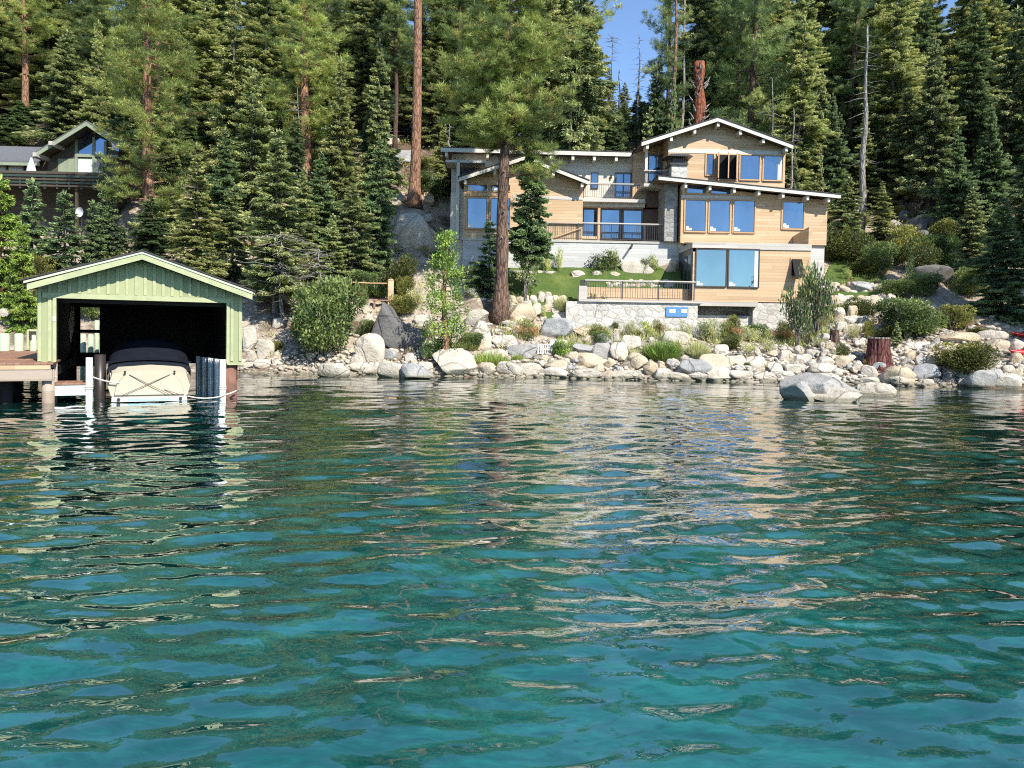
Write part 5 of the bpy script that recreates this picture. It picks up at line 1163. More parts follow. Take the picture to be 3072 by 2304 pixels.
# closed umbrella on its deck
uu, uz_ = KB(290, 525, -1.5); ub = empty('patio_umbrella', KF.world(uu, -1.5, dkz)); zt_ = KB(282, 368, -1.5)[1]-dkz; zb_u = zt_-1.35
m = MB(); V_, F_ = [], []; n_ = 16
prof = [(zb_u, 0.30), (zb_u+0.35, 0.27), (zb_u+0.75, 0.19), (zb_u+1.1, 0.09), (zt_, 0.02)]
for z_, r2_ in prof:
    for k in range(n_): an = 2*PI*k/n_; rr2 = r2_*(1+0.16*(-1)**k); V_.append((math.cos(an)*rr2, math.sin(an)*rr2, z_))
for i in range(len(prof)-1):
    for k in range(n_): F_.append((i*n_+k, i*n_+(k+1) % n_, (i+1)*n_+(k+1) % n_, (i+1)*n_+k))
m.add(V_, F_, 'umbrella_cloth'); m.build('canopy', ub, True); MB().tube([(0, 0, min(0, zb_u)), (0, 0, zt_+0.05)], [0.03, 0.03], 'dark_metal', 8).build('pole', ub)
tag(ub, 'closed white patio umbrella standing on the cabin deck', 'umbrella')
# dishes
def dish(px, py, Y, rp, lb, az):
    c = at(px, py, Y); g = tz(c.x, c.y); r0_ = rp/F*Y; root = empty('satellite_dish', (c.x, c.y, min(g, c.z-0.4)), az); hgt = c.z-root.location.z
    m = MB(); V_, F_ = [], []; n_ = 24; rings = [0, 0.35, 0.7, 1.0]
    for q in rings:
        for k in range(n_): an = 2*PI*k/n_; V_.append((math.cos(an)*r0_*q, -0.22*r0_*q*q*1.6, math.sin(an)*r0_*q+hgt))
    for i in range(len(rings)-1):
        for k in range(n_): F_.append((i*n_+k, i*n_+(k+1) % n_, (i+1)*n_+(k+1) % n_, (i+1)*n_+k))
    m.add(V_, F_, 'gelcoat'); d_ = m.build('reflector', root, True); d_.rotation_euler.x = -0.0
    MB().tube([(0, 0.05, -0.3), (0, 0.08, hgt)], [0.04, 0.035], 'dark_metal', 8).build('mast', root)
    MB().tube([(0, 0, hgt-r0_*0.9), (0.0, -r0_*1.1, hgt-r0_*0.2)], [0.02, 0.02], 'grey_board', 6).build('feed_arm', root)
    tag(root, lb, 'satellite dish', 'satellite dishes')
dish(*z6(745, 882), 46.5, 5.0, 'tilted white satellite dish under the cabin deck among young firs', -0.3); dish(*z2(2155, 868), 50, 4.2, 'white satellite dish up the slope right of the house', 0.5)
#@@NEXT
# ------------------------------------------------------------------ boulders
def rock_mesh(seed, facets=9, sub=4, rough=0.10, boxy=1.0):
    import bmesh
    rd = random.Random(seed); bm = bmesh.new(); bmesh.ops.create_icosphere(bm, subdivisions=sub, radius=1.0)
    pl = []
    for i in range(facets):
        n_ = Vector((rd.gauss(0, 1), rd.gauss(0, 1), rd.gauss(0, 0.8))).normalized(); pl.append((n_, rd.uniform(0.42, 0.80)))
    off = Vector((seed*3.7, seed*1.3, 0))
    for v in bm.verts:
        p = v.co.copy()
        if boxy < 1: p = Vector([math.copysign(abs(c_)**boxy, c_) for c_ in p])*0.85
        for n_, d_ in pl:
            q = p.dot(n_)
            if q > d_: p -= n_*(q-d_)*0.94
        p *= 1+rough*1.4*(noise.noise(p*1.3+off))+rough*0.5*noise.noise(p*3.5+off)+rough*0.2*noise.noise(p*9+off)
        v.co = p
    zs = [v.co.z for v in bm.verts]; sc = 2/(max(zs)-min(zs)); xs = [v.co.x for v in bm.verts]; sx_ = 2/(max(xs)-min(xs))
    for v in bm.verts: v.co.x *= sx_; v.co.z = v.co.z*sc
    me = bpy.data.meshes.new('boulder'); bm.to_mesh(me); bm.free()
    me.polygons.foreach_set('use_smooth', [True]*len(me.polygons)); return me
TONES = {'w': 'granite_pale', 't': 'granite_tan', 'g': 'granite_grey', 'd': 'granite_dark'}
RM = {}; RS = {}
for k, mn in TONES.items():
    RM[k] = []
    for i in range(7):
        me = rock_mesh(101+i*7+ord(k), 7+i % 6, 4, 0.08+0.03*(i % 3), 0.8); me.materials.append(MATS[mn]); RM[k].append(me)
    RS[k] = []
    for i in range(6):
        me = rock_mesh(301+i*7+ord(k), 6, 4, 0.10, 0.5); me.materials.append(MATS[mn]); RS[k].append(me)
TW = {'w': 'pale', 't': 'tan', 'g': 'grey', 'd': 'dark'}
BOULDERS = []
rr_ = random.Random(5)
def boulder(px, py, w_, h, tone, Y=None, name='boulder', label=None, depth=0.8, pool=None):
    """px: middle, py: foot, w_, h: size in picture pixels"""
    if 455 < px < 688 and 262 < py < 274.5: py = 274.5
    g = ground_hit(px, py) if Y is None else at(px, py, Y)
    Yd = g.y; a_ = w_/2/F*Yd; c_ = h/2/F*Yd*1.12
    me = rr_.choice((pool or RM)[tone]); o = bpy.data.objects.new(name, me); COL.objects.link(o)
    o.location = (g.x, Yd+a_*depth*0.55, g.z+c_*0.82); o.scale = (a_*1.2, a_*depth*1.1, c_*1.15)
    o.rotation_euler = (rr_.uniform(-0.12, 0.12), rr_.uniform(-0.10, 0.10), rr_.choice([0, PI])+rr_.uniform(-0.25, 0.25))
    if label: tag(o, label, 'boulder', 'shore and slope boulders')
    else: BOULDERS.append((o, px, py, w_, h, tone))
    return o
def RZ(zf, L, **kw):
    for x0, y0, x1, y1, t in L:
        a_ = zf(x0, y0); b_ = zf(x1, y1); boulder((a_[0]+b_[0])/2, b_[1], b_[0]-a_[0], b_[1]-a_[1], t, **kw)
RZ(z3, [(30,1085,400,1310,'w'),(390,1195,560,1300,'t'),(565,1195,760,1300,'w'),(740,1200,930,1305,'w'),(900,1235,1190,1310,'w'),(970,1185,1160,1270,'t'),(1230,1250,1470,1330,'w'),(1150,1210,1240,1280,'g'),(1210,1115,1480,1230,'t'),(1560,1265,1705,1330,'w'),(1620,1120,1860,1270,'t'),
 (1550,1030,1695,1170,'w'),(1390,1020,1545,1170,'g'),(1220,1030,1400,1120,'g'),(1840,1200,1955,1310,'t'),(1935,1245,2070,1340,'w'),(2040,1160,2140,1255,'g'),(1945,1185,2035,1250,'t'),(950,820,1210,990,'g'),(995,755,1200,835,'w'),(1235,885,1415,960,'t'),(655,1035,900,1150,'g'),(920,1130,1000,1190,'t'),
 (1470,1165,1590,1240,'t'),(1400,1205,1500,1280,'t'),(1420,945,1540,1035,'g'),(1640,890,1735,960,'w'),(1580,895,1620,930,'w'),(1550,930,1620,1030,'w'),(1640,960,1800,1080,'w'),(1850,905,1910,950,'w'),(2000,925,2210,1035,'w'),(290,840,500,1040,'w'),(90,880,230,960,'w'),(500,900,620,960,'w'),(280,730,460,860,'w'),
 (520,960,720,1050,'w'),(600,820,720,880,'w'),(650,690,870,830,'t'),(840,700,960,780,'w'),(975,640,1065,760,'w'),(740,1165,900,1200,'w'),(1150,1105,1260,1190,'t'),(1160,1030,1200,1100,'w'),(1470,1260,1570,1325,'t'),(1700,1275,1800,1320,'w'),(1870,905,1990,950,'t'),(380,1010,520,1090,'t'),(1010,990,1180,1060,'w'),(1500,850,1580,900,'t'),(200,960,330,1060,'w'),(430,1080,640,1170,'w'),(1290,960,1410,1040,'t'),(680,780,800,850,'t')])
RZ(z4, [(280,1165,520,1345,'g'),(460,1135,750,1270,'t'),(520,1230,750,1355,'w'),(130,1280,370,1355,'w'),(710,1270,920,1345,'w'),(920,1280,1105,1360,'w'),(1080,1275,1260,1340,'w'),(1180,1215,1400,1290,'w'),(1045,1195,1180,1290,'w'),(850,1145,1020,1250,'w'),(700,1140,860,1215,'w'),(1130,1090,1240,1175,'w'),(1265,1045,1350,1125,'w'),
 (1265,1135,1360,1210,'w'),(1360,1165,1455,1235,'w'),(1460,1145,1630,1245,'w'),(1635,1145,1760,1230,'t'),(1380,1080,1490,1130,'w'),(1500,1085,1565,1140,'w'),(925,1235,1010,1290,'t'),(300,930,380,990,'w'),(1590,1130,1650,1190,'t'),(1320,1120,1420,1180,'w'),(240,1125,360,1200,'w'),(60,1245,180,1340,'w'),(150,1160,250,1250,'w'),
 (1420,1210,1620,1300,'w'),(1560,1240,1700,1310,'w'),(1700,1120,1790,1190,'w'),(1780,1180,1850,1260,'w'),(1520,1010,1600,1070,'t'),(1010,1090,1110,1150,'t'),(560,1040,680,1110,'w')])
RZ(zB, [(905,1320,1120,1440,'t'),(1110,1310,1280,1420,'g'),(1155,1405,1235,1450,'w'),(1520,1330,1770,1480,'g'),(1690,1370,1890,1480,'w'),(1830,1320,1912,1400,'t'),(1760,1300,1845,1360,'w'),(1680,1300,1750,1340,'w'),(1300,1360,1420,1440,'d'),(1420,1400,1520,1450,'w'),(700,1310,800,1400,'w'),(780,1290,870,1350,'g'),(840,1350,915,1400,'w'),(650,1290,700,1340,'t'),
 (980,140,1065,215,'d'),(1110,185,1190,280,'d'),(980,235,1060,275,'d'),(1060,280,1200,350,'d'),(920,280,1050,340,'g'),(1110,545,1400,670,'d'),(620,670,780,760,'g'),(1180,1230,1290,1310,'t'),(1100,1240,1180,1310,'g'),(620,760,640,770,'w'),(1240,200,1330,280,'t'),(560,230,700,300,'w'),(900,210,980,260,'w'),(1600,1040,1790,1110,'w'),(1640,1110,1810,1190,'t'),(1800,1110,1912,1200,'w'),(1300,1060,1560,1130,'t'),(1020,1130,1200,1180,'w'),(1870,450,1912,560,'w'),(1880,640,1912,700,'w'),(1830,1210,1912,1290,'t'),(380,1060,480,1110,'w'),(640,1110,720,1160,'w'),(1010,1190,1090,1260,'t')])
RZ(zA, [(745,1200,985,1325,'w'),(1015,1205,1200,1280,'w'),(1185,1200,1300,1290,'w'),(1265,1190,1500,1330,'w'),(1440,1215,1700,1340,'g'),(180,1165,315,1240,'w'),(70,1195,185,1245,'w'),(390,1210,465,1245,'w'),(440,1225,540,1262,'t'),(80,900,190,1100,'w'),(200,1000,330,1160,'w'),(1215,715,1500,1050,'d'),(1475,900,1660,1070,'d'),(1395,625,1560,770,'w'),(1640,1010,1760,1150,'w'),
 (1080,960,1300,1200,'w'),(1610,1200,1740,1290,'w'),(340,810,430,900,'w'),(1100,770,1230,900,'w'),(1840,740,1980,840,'w'),(1820,860,1960,950,'w'),(300,1090,420,1190,'t'),(1000,1130,1120,1210,'w'),(330,1150,450,1210,'w'),(1290,1090,1420,1180,'g'),(1130,720,1210,770,'t'),(100,1090,200,1180,'w'),(1930,530,2070,610,'g'),(1500,1110,1600,1200,'w'),(1580,780,1700,860,'w'),(600,380,640,440,'w'),(700,410,760,450,'w')])
# waterline-foot slabs in the lake and the great boulder
boulder(z3(220, 0)[0]-193, 378, 16, 6, 'w', 31.8, label='small flat rock awash in the lake near the big round bush', depth=0.6)
bR = empty('lake_boulder', at(829, 399, 23.6)); bR.location.z = -0.15
def big(seed, sx_, sy, sz, loc, name, tone='granite_grey', rot=0.0, cut=None):
    me = rock_mesh(seed, 6, 5, 0.09); me.materials.append(MATS[tone]); o = link(name, me, bR); o.scale = (sx_, sy, sz); o.location = loc; o.rotation_euler = (0, 0, rot); return o
s_ = 23.6/F
big(513, 42*s_, 1.1, 18*s_, (0.0, 0.6, 17*s_), 'rock_body'); big(517, 16*s_, 0.7, 14*s_, (-27*s_, 0.25, 12*s_), 'rock_shoulder', 'granite_grey', 0.3); big(522, 27*s_, 0.7, 10*s_, (13*s_, 0.1, 9*s_), 'rock_face', 'granite_pale', -0.1)
tag(bR, 'largest grey boulder, cracked and lichened, standing alone in the lake at the right', 'boulder', 'shore and slope boulders')
o = boulder(zB(815, 0)[0], zB(0, 1498)[1], 250*0.1326, 110*0.1326, 'w', 25.8, label='long pale flat-topped rock directly behind the great lake boulder', depth=0.6); o.location.z -= 0.22
# lawn and garden rocks
for (x0, y0, x1, y1, t), lb in zip([(1200,388,1315,455,'w'),(1550,400,1630,445,'t'),(1395,390,1470,440,'w'),(1660,305,1925,415,'w'),(1995,300,2150,405,'t'),(780,420,870,520,'w')],
    ['round white rock on the lawn above the lower deck\'s post', 'small tan rock on the lawn, right of the round white rock', 'small pale rock half behind the aspen top on the lawn', 'big pale sloping rock on the lawn before the concrete wall', 'big tan faceted rock on the lawn beside the glass box', 'pale round rock right of the pine trunk at the lawn\'s edge']):
    a_ = z3(x0, y0); b_ = z3(x1, y1); boulder((a_[0]+b_[0])/2, b_[1], b_[0]-a_[0], b_[1]-a_[1], t, label=lb)
# dry-stone retaining rows right of the house, the lower garden wall, and the row above the deck
def course(zf, x0, x1, y0, y1, n, rows, tones='wwwt', tag_='w'):
    for r_ in range(rows):
        yb = y1-(y1-y0)*r_/rows; h_ = (y1-y0)/rows*1.25; k = n+(r_ % 2)
        for i in range(k):
            w_ = (x1-x0)/k; xm = x0+w_*(i+0.5)+rr_.uniform(-0.22, 0.22)*w_; ww = rr_.uniform(0.42, 0.72)*w_; a_ = zf(xm-ww, yb-h_*rr_.uniform(0.75, 1.2)); b_ = zf(xm+ww, yb+rr_.uniform(-6, 6))
            boulder((a_[0]+b_[0])/2, b_[1], b_[0]-a_[0], b_[1]-a_[1], rr_.choice(tones), depth=0.7, pool=RS)
course(z4, 1500, 2040, 500, 590, 7, 2); course(z4, 1500, 2140, 610, 705, 8, 2); course(z4, 1640, 2010, 730, 930, 5, 3)
course(z3, 660, 1150, 620, 760, 7, 2); course(z3, 1520, 2100, 480, 545, 12, 2, 'wwt')
course(z3, 660, 1090, 395, 420, 9, 1, 'w')
rb = random.Random(77)
for i in range(14):
    px = rb.uniform(262, 1022); sh = 377.5+0.017*(px-512)+(1.5 if px > 640 else 0); s_ = rb.uniform(10, 20); boulder(px, sh, s_*1.4, s_*0.5, rb.choice('wwwt'))
# the smaller stones between them, past the three hundred largest: one object
SV, SF, SM, k0 = [], [], [], 0; cnt = 0
while cnt < 260:
    px = rb.uniform(243, 1040); sh = 377+0.017*(px-512); py = sh-abs(rb.gauss(0, 20))-0.5
    if py < 318 or (760 < px < 872 and py > 379) or (px < 320 and py < 345): continue
    tone = rb.choice([0, 0, 0, 1, 1, 2]); me = RM['wtg'[tone]][rb.randrange(7)]; g = ground_hit(px, py); s_ = rb.uniform(2.5, 9)/2/F*g.y; co = np.empty(len(me.vertices)*3); me.vertices.foreach_get('co', co); co = co.reshape(-1, 3)*[s_*rb.uniform(1, 1.5), s_, s_*0.75]
    an = rb.uniform(0, 6.28); co = np.stack([co[:, 0]*math.cos(an)-co[:, 1]*math.sin(an), co[:, 0]*math.sin(an)+co[:, 1]*math.cos(an), co[:, 2]], 1)+[g.x, g.y, g.z+s_*0.4]
    fv = np.empty(len(me.polygons)*3, dtype=np.int32); me.polygons.foreach_get('vertices', fv); SV.append(co); SF.append(fv.reshape(-1, 3)+k0); SM.append(np.full(len(me.polygons), tone)); k0 += len(co); cnt += 1
tag(link('small_stones', np_mesh('small_stones', np.concatenate(SV), np.concatenate(SF), np.concatenate(SM), ['granite_pale', 'granite_tan', 'granite_grey'], True)), kind='stuff')
# rock outcrops on the slopes left and right
for i in range(24):
    px, py = rb.choice([(rb.uniform(393, 440), rb.uniform(216, 262)), (rb.uniform(345, 440), rb.uniform(142, 172)), (rb.uniform(832, 960), rb.uniform(205, 240)), (rb.uniform(0, 50), rb.uniform(280, 330)), (rb.uniform(385, 470), rb.uniform(170, 210))])
    s_ = rb.uniform(5, 15); boulder(px, py, s_*1.5, s_*0.8, rb.choice('wwwtg'))
o = boulder(413, 250, 50, 34, 'w', label='broad pale outcrop ledge below the bare tall trunk', depth=0.5)

# pebbles and rubble between the boulders: nobody could count them
V_, F_ = [], []; base = [Vector(v.co) for v in rock_mesh(900, 5, 1, 0.2).vertices]; polys = [tuple(p.vertices) for p in bpy.data.meshes['boulder'].polygons][:0]
me_ = rock_mesh(901, 5, 1, 0.2); base = np.array([v.co[:] for v in me_.vertices]); pf_ = np.array([p.vertices[:] for p in me_.polygons]); rn = np.random.default_rng(4); Vs, Fs = [], []; k = 0
while k < 3400:
    px = rn.uniform(225, 1060); Y = 31.5+abs(rn.normal(0, 3.4))
    if Y > 48: continue
    X = (px-CX)/F*Y; z_ = tz(X, Y)
    if z_ < -0.1: continue
    s = rn.uniform(0.05, 0.17); q = base*[s*rn.uniform(0.9, 1.6), s, s*0.7]; an = rn.uniform(0, 6.28); q = np.stack([q[:, 0]*math.cos(an)-q[:, 1]*math.sin(an), q[:, 0]*math.sin(an)+q[:, 1]*math.cos(an), q[:, 2]], 1)
    Fs.append(pf_+len(base)*k); Vs.append(q+[X, Y, z_+s*0.2]); k += 1
o = link('gravel', np_mesh('gravel', np.concatenate(Vs), np.concatenate(Fs), np.zeros(k*len(pf_)), ['granite_pale'], True)); tag(o, kind='stuff')

# labels for the unnamed boulders: tone, size, row and neighbours, then order
BL = [(60, 'left of the boathouse'), (262, 'beside the boathouse'), (300, 'left of the big round bush'), (345, 'under the big round bush'), (395, 'left of the leaning sapling'), (440, 'around the sapling'), (480, 'left of the big pine\'s roots'), (520, 'under the big pine\'s roots'),
      (556, 'by the striped rack'), (600, 'right of the striped rack'), (650, 'below the lower deck'), (700, 'below the blue board'), (750, 'below the glass box'), (800, 'below the awning window'), (850, 'left of the big stump'), (900, 'below the big stump'), (950, 'right of the big stump'), (1100, 'by the yellow-green bush')]
def row_of(px, py):
    sh = 377+0.017*(px-512)
    d_ = sh-py
    return 'at the waterline' if d_ < 6 else 'just above the waterline' if d_ < 18 else 'midway up the bank' if d_ < 36 else 'in the stacked rows' if d_ < 100 and px > 500 else 'high on the bank' if d_ < 80 else 'up the slope'
gr = {}
for b_ in BOULDERS:
    o, px, py, w_, h, t = b_; lm = next((s_ for x, s_ in BL if px < x), BL[-1][1]); sz = 'large' if w_ > 19 else 'small' if w_ < 9 else 'middling'
    gr.setdefault((sz, TW[t], row_of(px, py), lm), []).append(b_)
for (sz, t, row, lm), L in gr.items():
    for j, b_ in enumerate(sorted(L, key=lambda q: q[1])):
        tag(b_[0], f"{sz} {t} boulder {row} {lm}" + (f", {ORD[min(j, 15)].strip() or 'first'} from left" if len(L) > 1 else ''), 'boulder', 'shore and slope boulders')

# ------------------------------------------------------------------ shrubs and garden plants
LM = ['leaf_a', 'leaf_b', 'leaf_c']; BM_ = ['bright_a', 'bright_b', 'bright_c']; OM = ['olive_a', 'olive_b', 'olive_c']
SK = {
 'bush_a': (lambda: leaf_cloud(51, 1, 1, 0.8, 9000, 0.085, 11, 5, LM), ), 'bush_b': (lambda: leaf_cloud(52, 1, 1, 0.8, 6500, 0.095, 14, 6, OM), ), 'bush_c': (lambda: leaf_cloud(53, 1, 1, 0.8, 5000, 0.11, 9, 4, BM_), ),
 'bush_d': (lambda: leaf_cloud(54, 1, 1, 0.8, 6500, 0.10, 14, 6, ['olive_a', 'olive_b', 'leaf_b']), ), 'tall_a': (lambda: leaf_cloud(55, 1, 1, 0.8, 1500, 0.12, 16, 10, LM, True, 0.9), ), 'tall_b': (lambda: leaf_cloud(56, 1, 1, 0.8, 900, 0.13, 12, 7, ['bright_a', 'grass_b', 'leaf_c'], True, 1.0), ),
 'yell': (lambda: leaf_cloud(57, 1, 1, 0.8, 1500, 0.10, 9, 5, ['flower', 'straw_a', 'olive_c'], True, 0.9), ), 'rust': (lambda: leaf_cloud(58, 1, 1, 0.8, 3000, 0.10, 9, 5, ['olive_a', 'rust', 'leaf_c'], True, 0.6), ),
 'pale': (lambda: leaf_cloud(59, 1, 1, 0.8, 1200, 0.12, 12, 8, ['pinkleaf', 'leaf_c', 'olive_c'], True, 0.9), )}
def shrub(key, px, py, w_, h, label, kind='shrub', cat='shrub', group='garden shrubs', Y=None):
    if 455 < px < 688 and 262 < py < 274.5: h += py*0; py = 274.5
    g = ground_hit(px, py) if Y is None else on(px, Y); a_ = w_/2/F*g.y; c_ = h/F*g.y
    o = plant_from(kind, key, SK[key][0], (g.x, g.y+a_*0.25, g.z-0.05), (a_*1.22, a_*1.05, c_/1.38), random.uniform(0, 6.28), ('stems', 'foliage')); tag(o, label, cat, group); return o
def SB(zf, L):
    for key, x0, y0, x1, y1, lb in L:
        a_ = zf(x0, y0); b_ = zf(x1, y1); shrub(key, (a_[0]+b_[0])/2, b_[1], b_[0]-a_[0], b_[1]-a_[1], lb)
SB(zA, [('bush_a', 395, 520, 1110, 1195, 'big round dense bush at the waterline right of the boathouse'), ('bush_b', 270, 1000, 420, 1100, 'small olive shrub between the boathouse and the big round bush'), ('bush_a', 1080, 830, 1260, 990, 'low green shrub against the big round bush\'s right flank'), ('bush_c', 1640, 950, 1900, 1160, 'leafy bush round the sapling\'s foot'),
 ('rust', 1060, 500, 1180, 720, 'brownish dry shrub left of the orange fence post'), ('bush_a', 1180, 480, 1350, 640, 'green shrub touching the orange fence post'), ('bush_b', 1400, 450, 1560, 640, 'olive shrub right of the orange fence post'), ('yell', 1520, 500, 1680, 720, 'yellow dry-leaved shrub left of the sapling\'s crown'),
 ('bush_a', 1950, 350, 2200, 480, 'dark low shrub under the concrete wall\'s left corner'), ('tall_b', 2000, 190, 2080, 330, 'wispy shrub at the concrete wall\'s left corner')])
SB(z3, [('rust', 715, 825, 920, 1015, 'rusty green bush below the big pine, above the grey boulder'), ('bush_c', 1055, 985, 1215, 1150, 'leafy green bush right of the striped rack'), ('tall_a', 1170, 630, 1350, 850, 'tall dark multi-stem shrub before the stone wall\'s left end'), ('tall_a', 1340, 600, 1530, 890, 'slender aspen-like shrub rising over the lower deck railing'),
 ('tall_b', 900, 230, 1050, 390, 'wispy thin shrub against the concrete wall, nearest the big pine'), ('tall_b', 1055, 165, 1140, 385, 'staked young tree alone before the concrete wall'), ('tall_a', 1340, 150, 1650, 355, 'widest shrub clump against the concrete wall'), ('tall_b', 1500, 150, 1660, 360, 'bright green right half of the clump against the concrete wall'), ('tall_a', 1790, 190, 1890, 325, 'small dark shrub before the concrete wall, left of the tan faceted rock'), ('tall_b', 1860, 160, 1975, 325, 'light bushy shrub before the concrete wall, above the pale sloping rock'), ('tall_a', 2100, 260, 2160, 305, 'tiny shrub by the glass box\'s left side'),
 ('bush_c', 800, 500, 890, 600, 'small bright shrub right of the big pine\'s trunk'), ('tall_b', 920, 690, 990, 830, 'thin yellowish shoot among boulders right of the big pine'), ('yell', 1520, 760, 1700, 900, 'yellowish shrub at the stone wall\'s foot, left of the blue board'), ('rust', 1680, 780, 1870, 905, 'rusty green shrub at the stone wall\'s foot'), ('yell', 1900, 790, 2060, 915, 'pale yellow shrub just left of the blue board\'s foot'),
 ('yell', 1500, 880, 1570, 1020, 'narrow yellow plant among mid-bank boulders'), ('bush_b', 1700, 900, 1830, 960, 'grey-brown mound shrub mid-bank'), ('yell', 1640, 1040, 1800, 1130, 'yellow flowering mound left of the bright grass clump'), ('pale', 1180, 960, 1290, 1040, 'brownish low shrub above the stacked grey boulders'), ('pale', 640, 640, 700, 760, 'little tan shrub at the big pine\'s right root'), ('pale', 260, 530, 430, 620, 'grey-green spreading shrub under the shaded path, left of the big pine')])
SB(z4, [('tall_a', 1170, 560, 1420, 1050, 'tall dark-stemmed shrub left half, before the house\'s right stone base'), ('tall_a', 1290, 360, 1640, 960, 'tallest leafy shrub, covering the house\'s right lower corner'), ('pale', 1200, 400, 1400, 640, 'pink-leaved shrub top below the awning window'), ('yell', 30, 820, 200, 920, 'yellow shrub right below the blue board'), ('rust', 280, 830, 400, 930, 'small rusty shrub below the glass box\'s left edge'),
 ('yell', 440, 800, 640, 1020, 'yellow-green shrub below the glass box'), ('rust', 600, 840, 860, 1010, 'rusty shrub mass below the glass box\'s middle'), ('bush_c', 760, 850, 1080, 980, 'brightest green low shrub below the house\'s right part'), ('rust', 1040, 850, 1290, 1030, 'rusty shrub just left of the tall leafy shrub\'s foot'), ('yell', 760, 1010, 980, 1110, 'bright yellow flowering mound above the shore boulders'), ('yell', 960, 970, 1130, 1130, 'dry yellow plant right of the yellow flowering mound'),
 ('yell', 1410, 950, 1530, 1050, 'yellow bush left of the small grey stump'), ('yell', 1700, 850, 1860, 1000, 'yellow-green broom above the big stump'), ('bush_b', 1850, 830, 1960, 990, 'olive weed clump above the big stump\'s right edge'), ('bush_d', 1630, 1020, 1740, 1140, 'bluish low shrub left of the big stump'), ('bush_b', 820, 1180, 880, 1240, 'tiny dry weed among the shore boulders')])
SB(zB, [('bush_d', 440, 300, 780, 540, 'dark olive hedge shrub at the house\'s right, leftmost of the hedge'), ('bush_b', 660, 470, 960, 655, 'round bright olive shrub in front of the hedge'), ('bush_b', 840, 350, 1060, 560, 'hedge shrub right of the dark olive one'), ('bush_d', 1020, 370, 1260, 600, 'dark right end of the hedge'), ('bush_d', 400, 400, 500, 520, 'small shrub touching the house\'s right concrete base'),
 ('bush_a', 820, 660, 1090, 800, 'spreading shrub over the right end of the top stone row'), ('bush_a', 840, 820, 1310, 1115, 'large dense dome shrub above the driftwood'), ('bush_b', 1290, 1140, 1780, 1390, 'yellow-green mounded bush at the waterline on the right'), ('bush_c', 1270, 320, 1480, 560, 'light green shrub left of the broad dark spruce'), ('bush_b', 1230, 200, 1480, 360, 'olive brush upslope of the light green shrub'), ('bush_b', 640, 170, 760, 260, 'small olive shrub on the rocky slope by the white dish'), ('bush_b', 870, 100, 1010, 220, 'olive shrub above the dark round rocks'),
 ('tall_b', 1020, 480, 1100, 690, 'thin upright seedling beside the dark boulder'), ('tall_b', 540, 560, 620, 670, 'wispy plant on the upper grass terrace'), ('bush_b', 1820, 170, 1912, 420, 'brushy shrub at the photo\'s right edge above the pale rocks'), ('bush_d', 1500, 1010, 1640, 1070, 'grey shrub under the broad dark spruce'), ('rust', 700, 1230, 790, 1310, 'dry brown brush at the big stump\'s left root')])
SB(lambda x, y: (x*0.463, y*0.463), [('bush_b', 40, 555, 110, 620, 'olive shrub above the dock piles'), ('bush_a', 0, 600, 60, 680, 'dark shrub above the leftmost dock pile'), ('bush_a', 60, 600, 120, 680, 'dark shrub directly left of the boathouse wall'), ('bush_a', 160, 620, 230, 700, 'green shrub showing through the boathouse\'s back opening'),
 ('bush_b', 600, 560, 700, 620, 'olive shrub above the big round bush'), ('bush_a', 520, 560, 600, 640, 'dark undergrowth behind the dead-branched fir'), ('bush_a', 880, 380, 960, 440, 'dark shrub left of the pale flat-roofed wing'), ('bush_b', 900, 340, 950, 380, 'olive shrub above the outcrop behind the bare trunk'), ('bush_d', 820, 560, 900, 640, 'dark shrub on the path left of the sapling'), ('bush_b', 230, 560, 330, 610, 'yellowish undergrowth behind the boathouse roof')])
for i in range(17):
    px = 602+i*12+random.uniform(-5, 5); py = 333+random.uniform(-3, 6)+(px-600)*0.03; k_ = ('rust', 'yell', 'tall_b', 'bush_b', 'pale')[i*3 % 5]
    shrub(k_, px, py, random.uniform(12, 22), random.uniform(10, 22), {'rust': 'rusty weed', 'yell': 'yellow weed', 'tall_b': 'light green shoots', 'bush_b': 'olive weed', 'pale': 'dry pinkish weed'}[k_]+" at the stone wall's foot, "+ORD[i+1 if i < 15 else 15].strip()+(' from left' if i < 15 else ' or later from left'), 'weed_clump')
for i, (px, py, w_, h) in enumerate(((850, 262, 46, 34), (878, 275, 40, 30), (905, 262, 44, 34), (935, 268, 38, 30), (862, 318, 30, 18), (925, 300, 36, 24), (955, 332, 40, 26), (600, 345, 22, 14), (730, 350, 26, 14), (470, 352, 26, 18), (400, 318, 30, 22), (365, 300, 34, 26), (890, 340, 24, 14), (975, 300, 34, 30))):
    shrub(('bush_d', 'bush_a', 'bush_b', 'bush_a')[i % 4], px, py, w_, h, ('dark', 'green', 'olive', 'dense')[i % 4]+' filler shrub '+('in the hedge right of the house', 'among the hedge shrubs', 'at the hedge\'s end', 'by the dark boulder', 'on the stacked stone rows', 'below the dark boulder', 'left of the broad dark spruce\'s foot', 'right of the striped rack', 'below the stone base', 'left of the big pine\'s roots', 'by the bench', 'uphill of the bench', 'behind the big stump', 'under the ragged fir')[i])
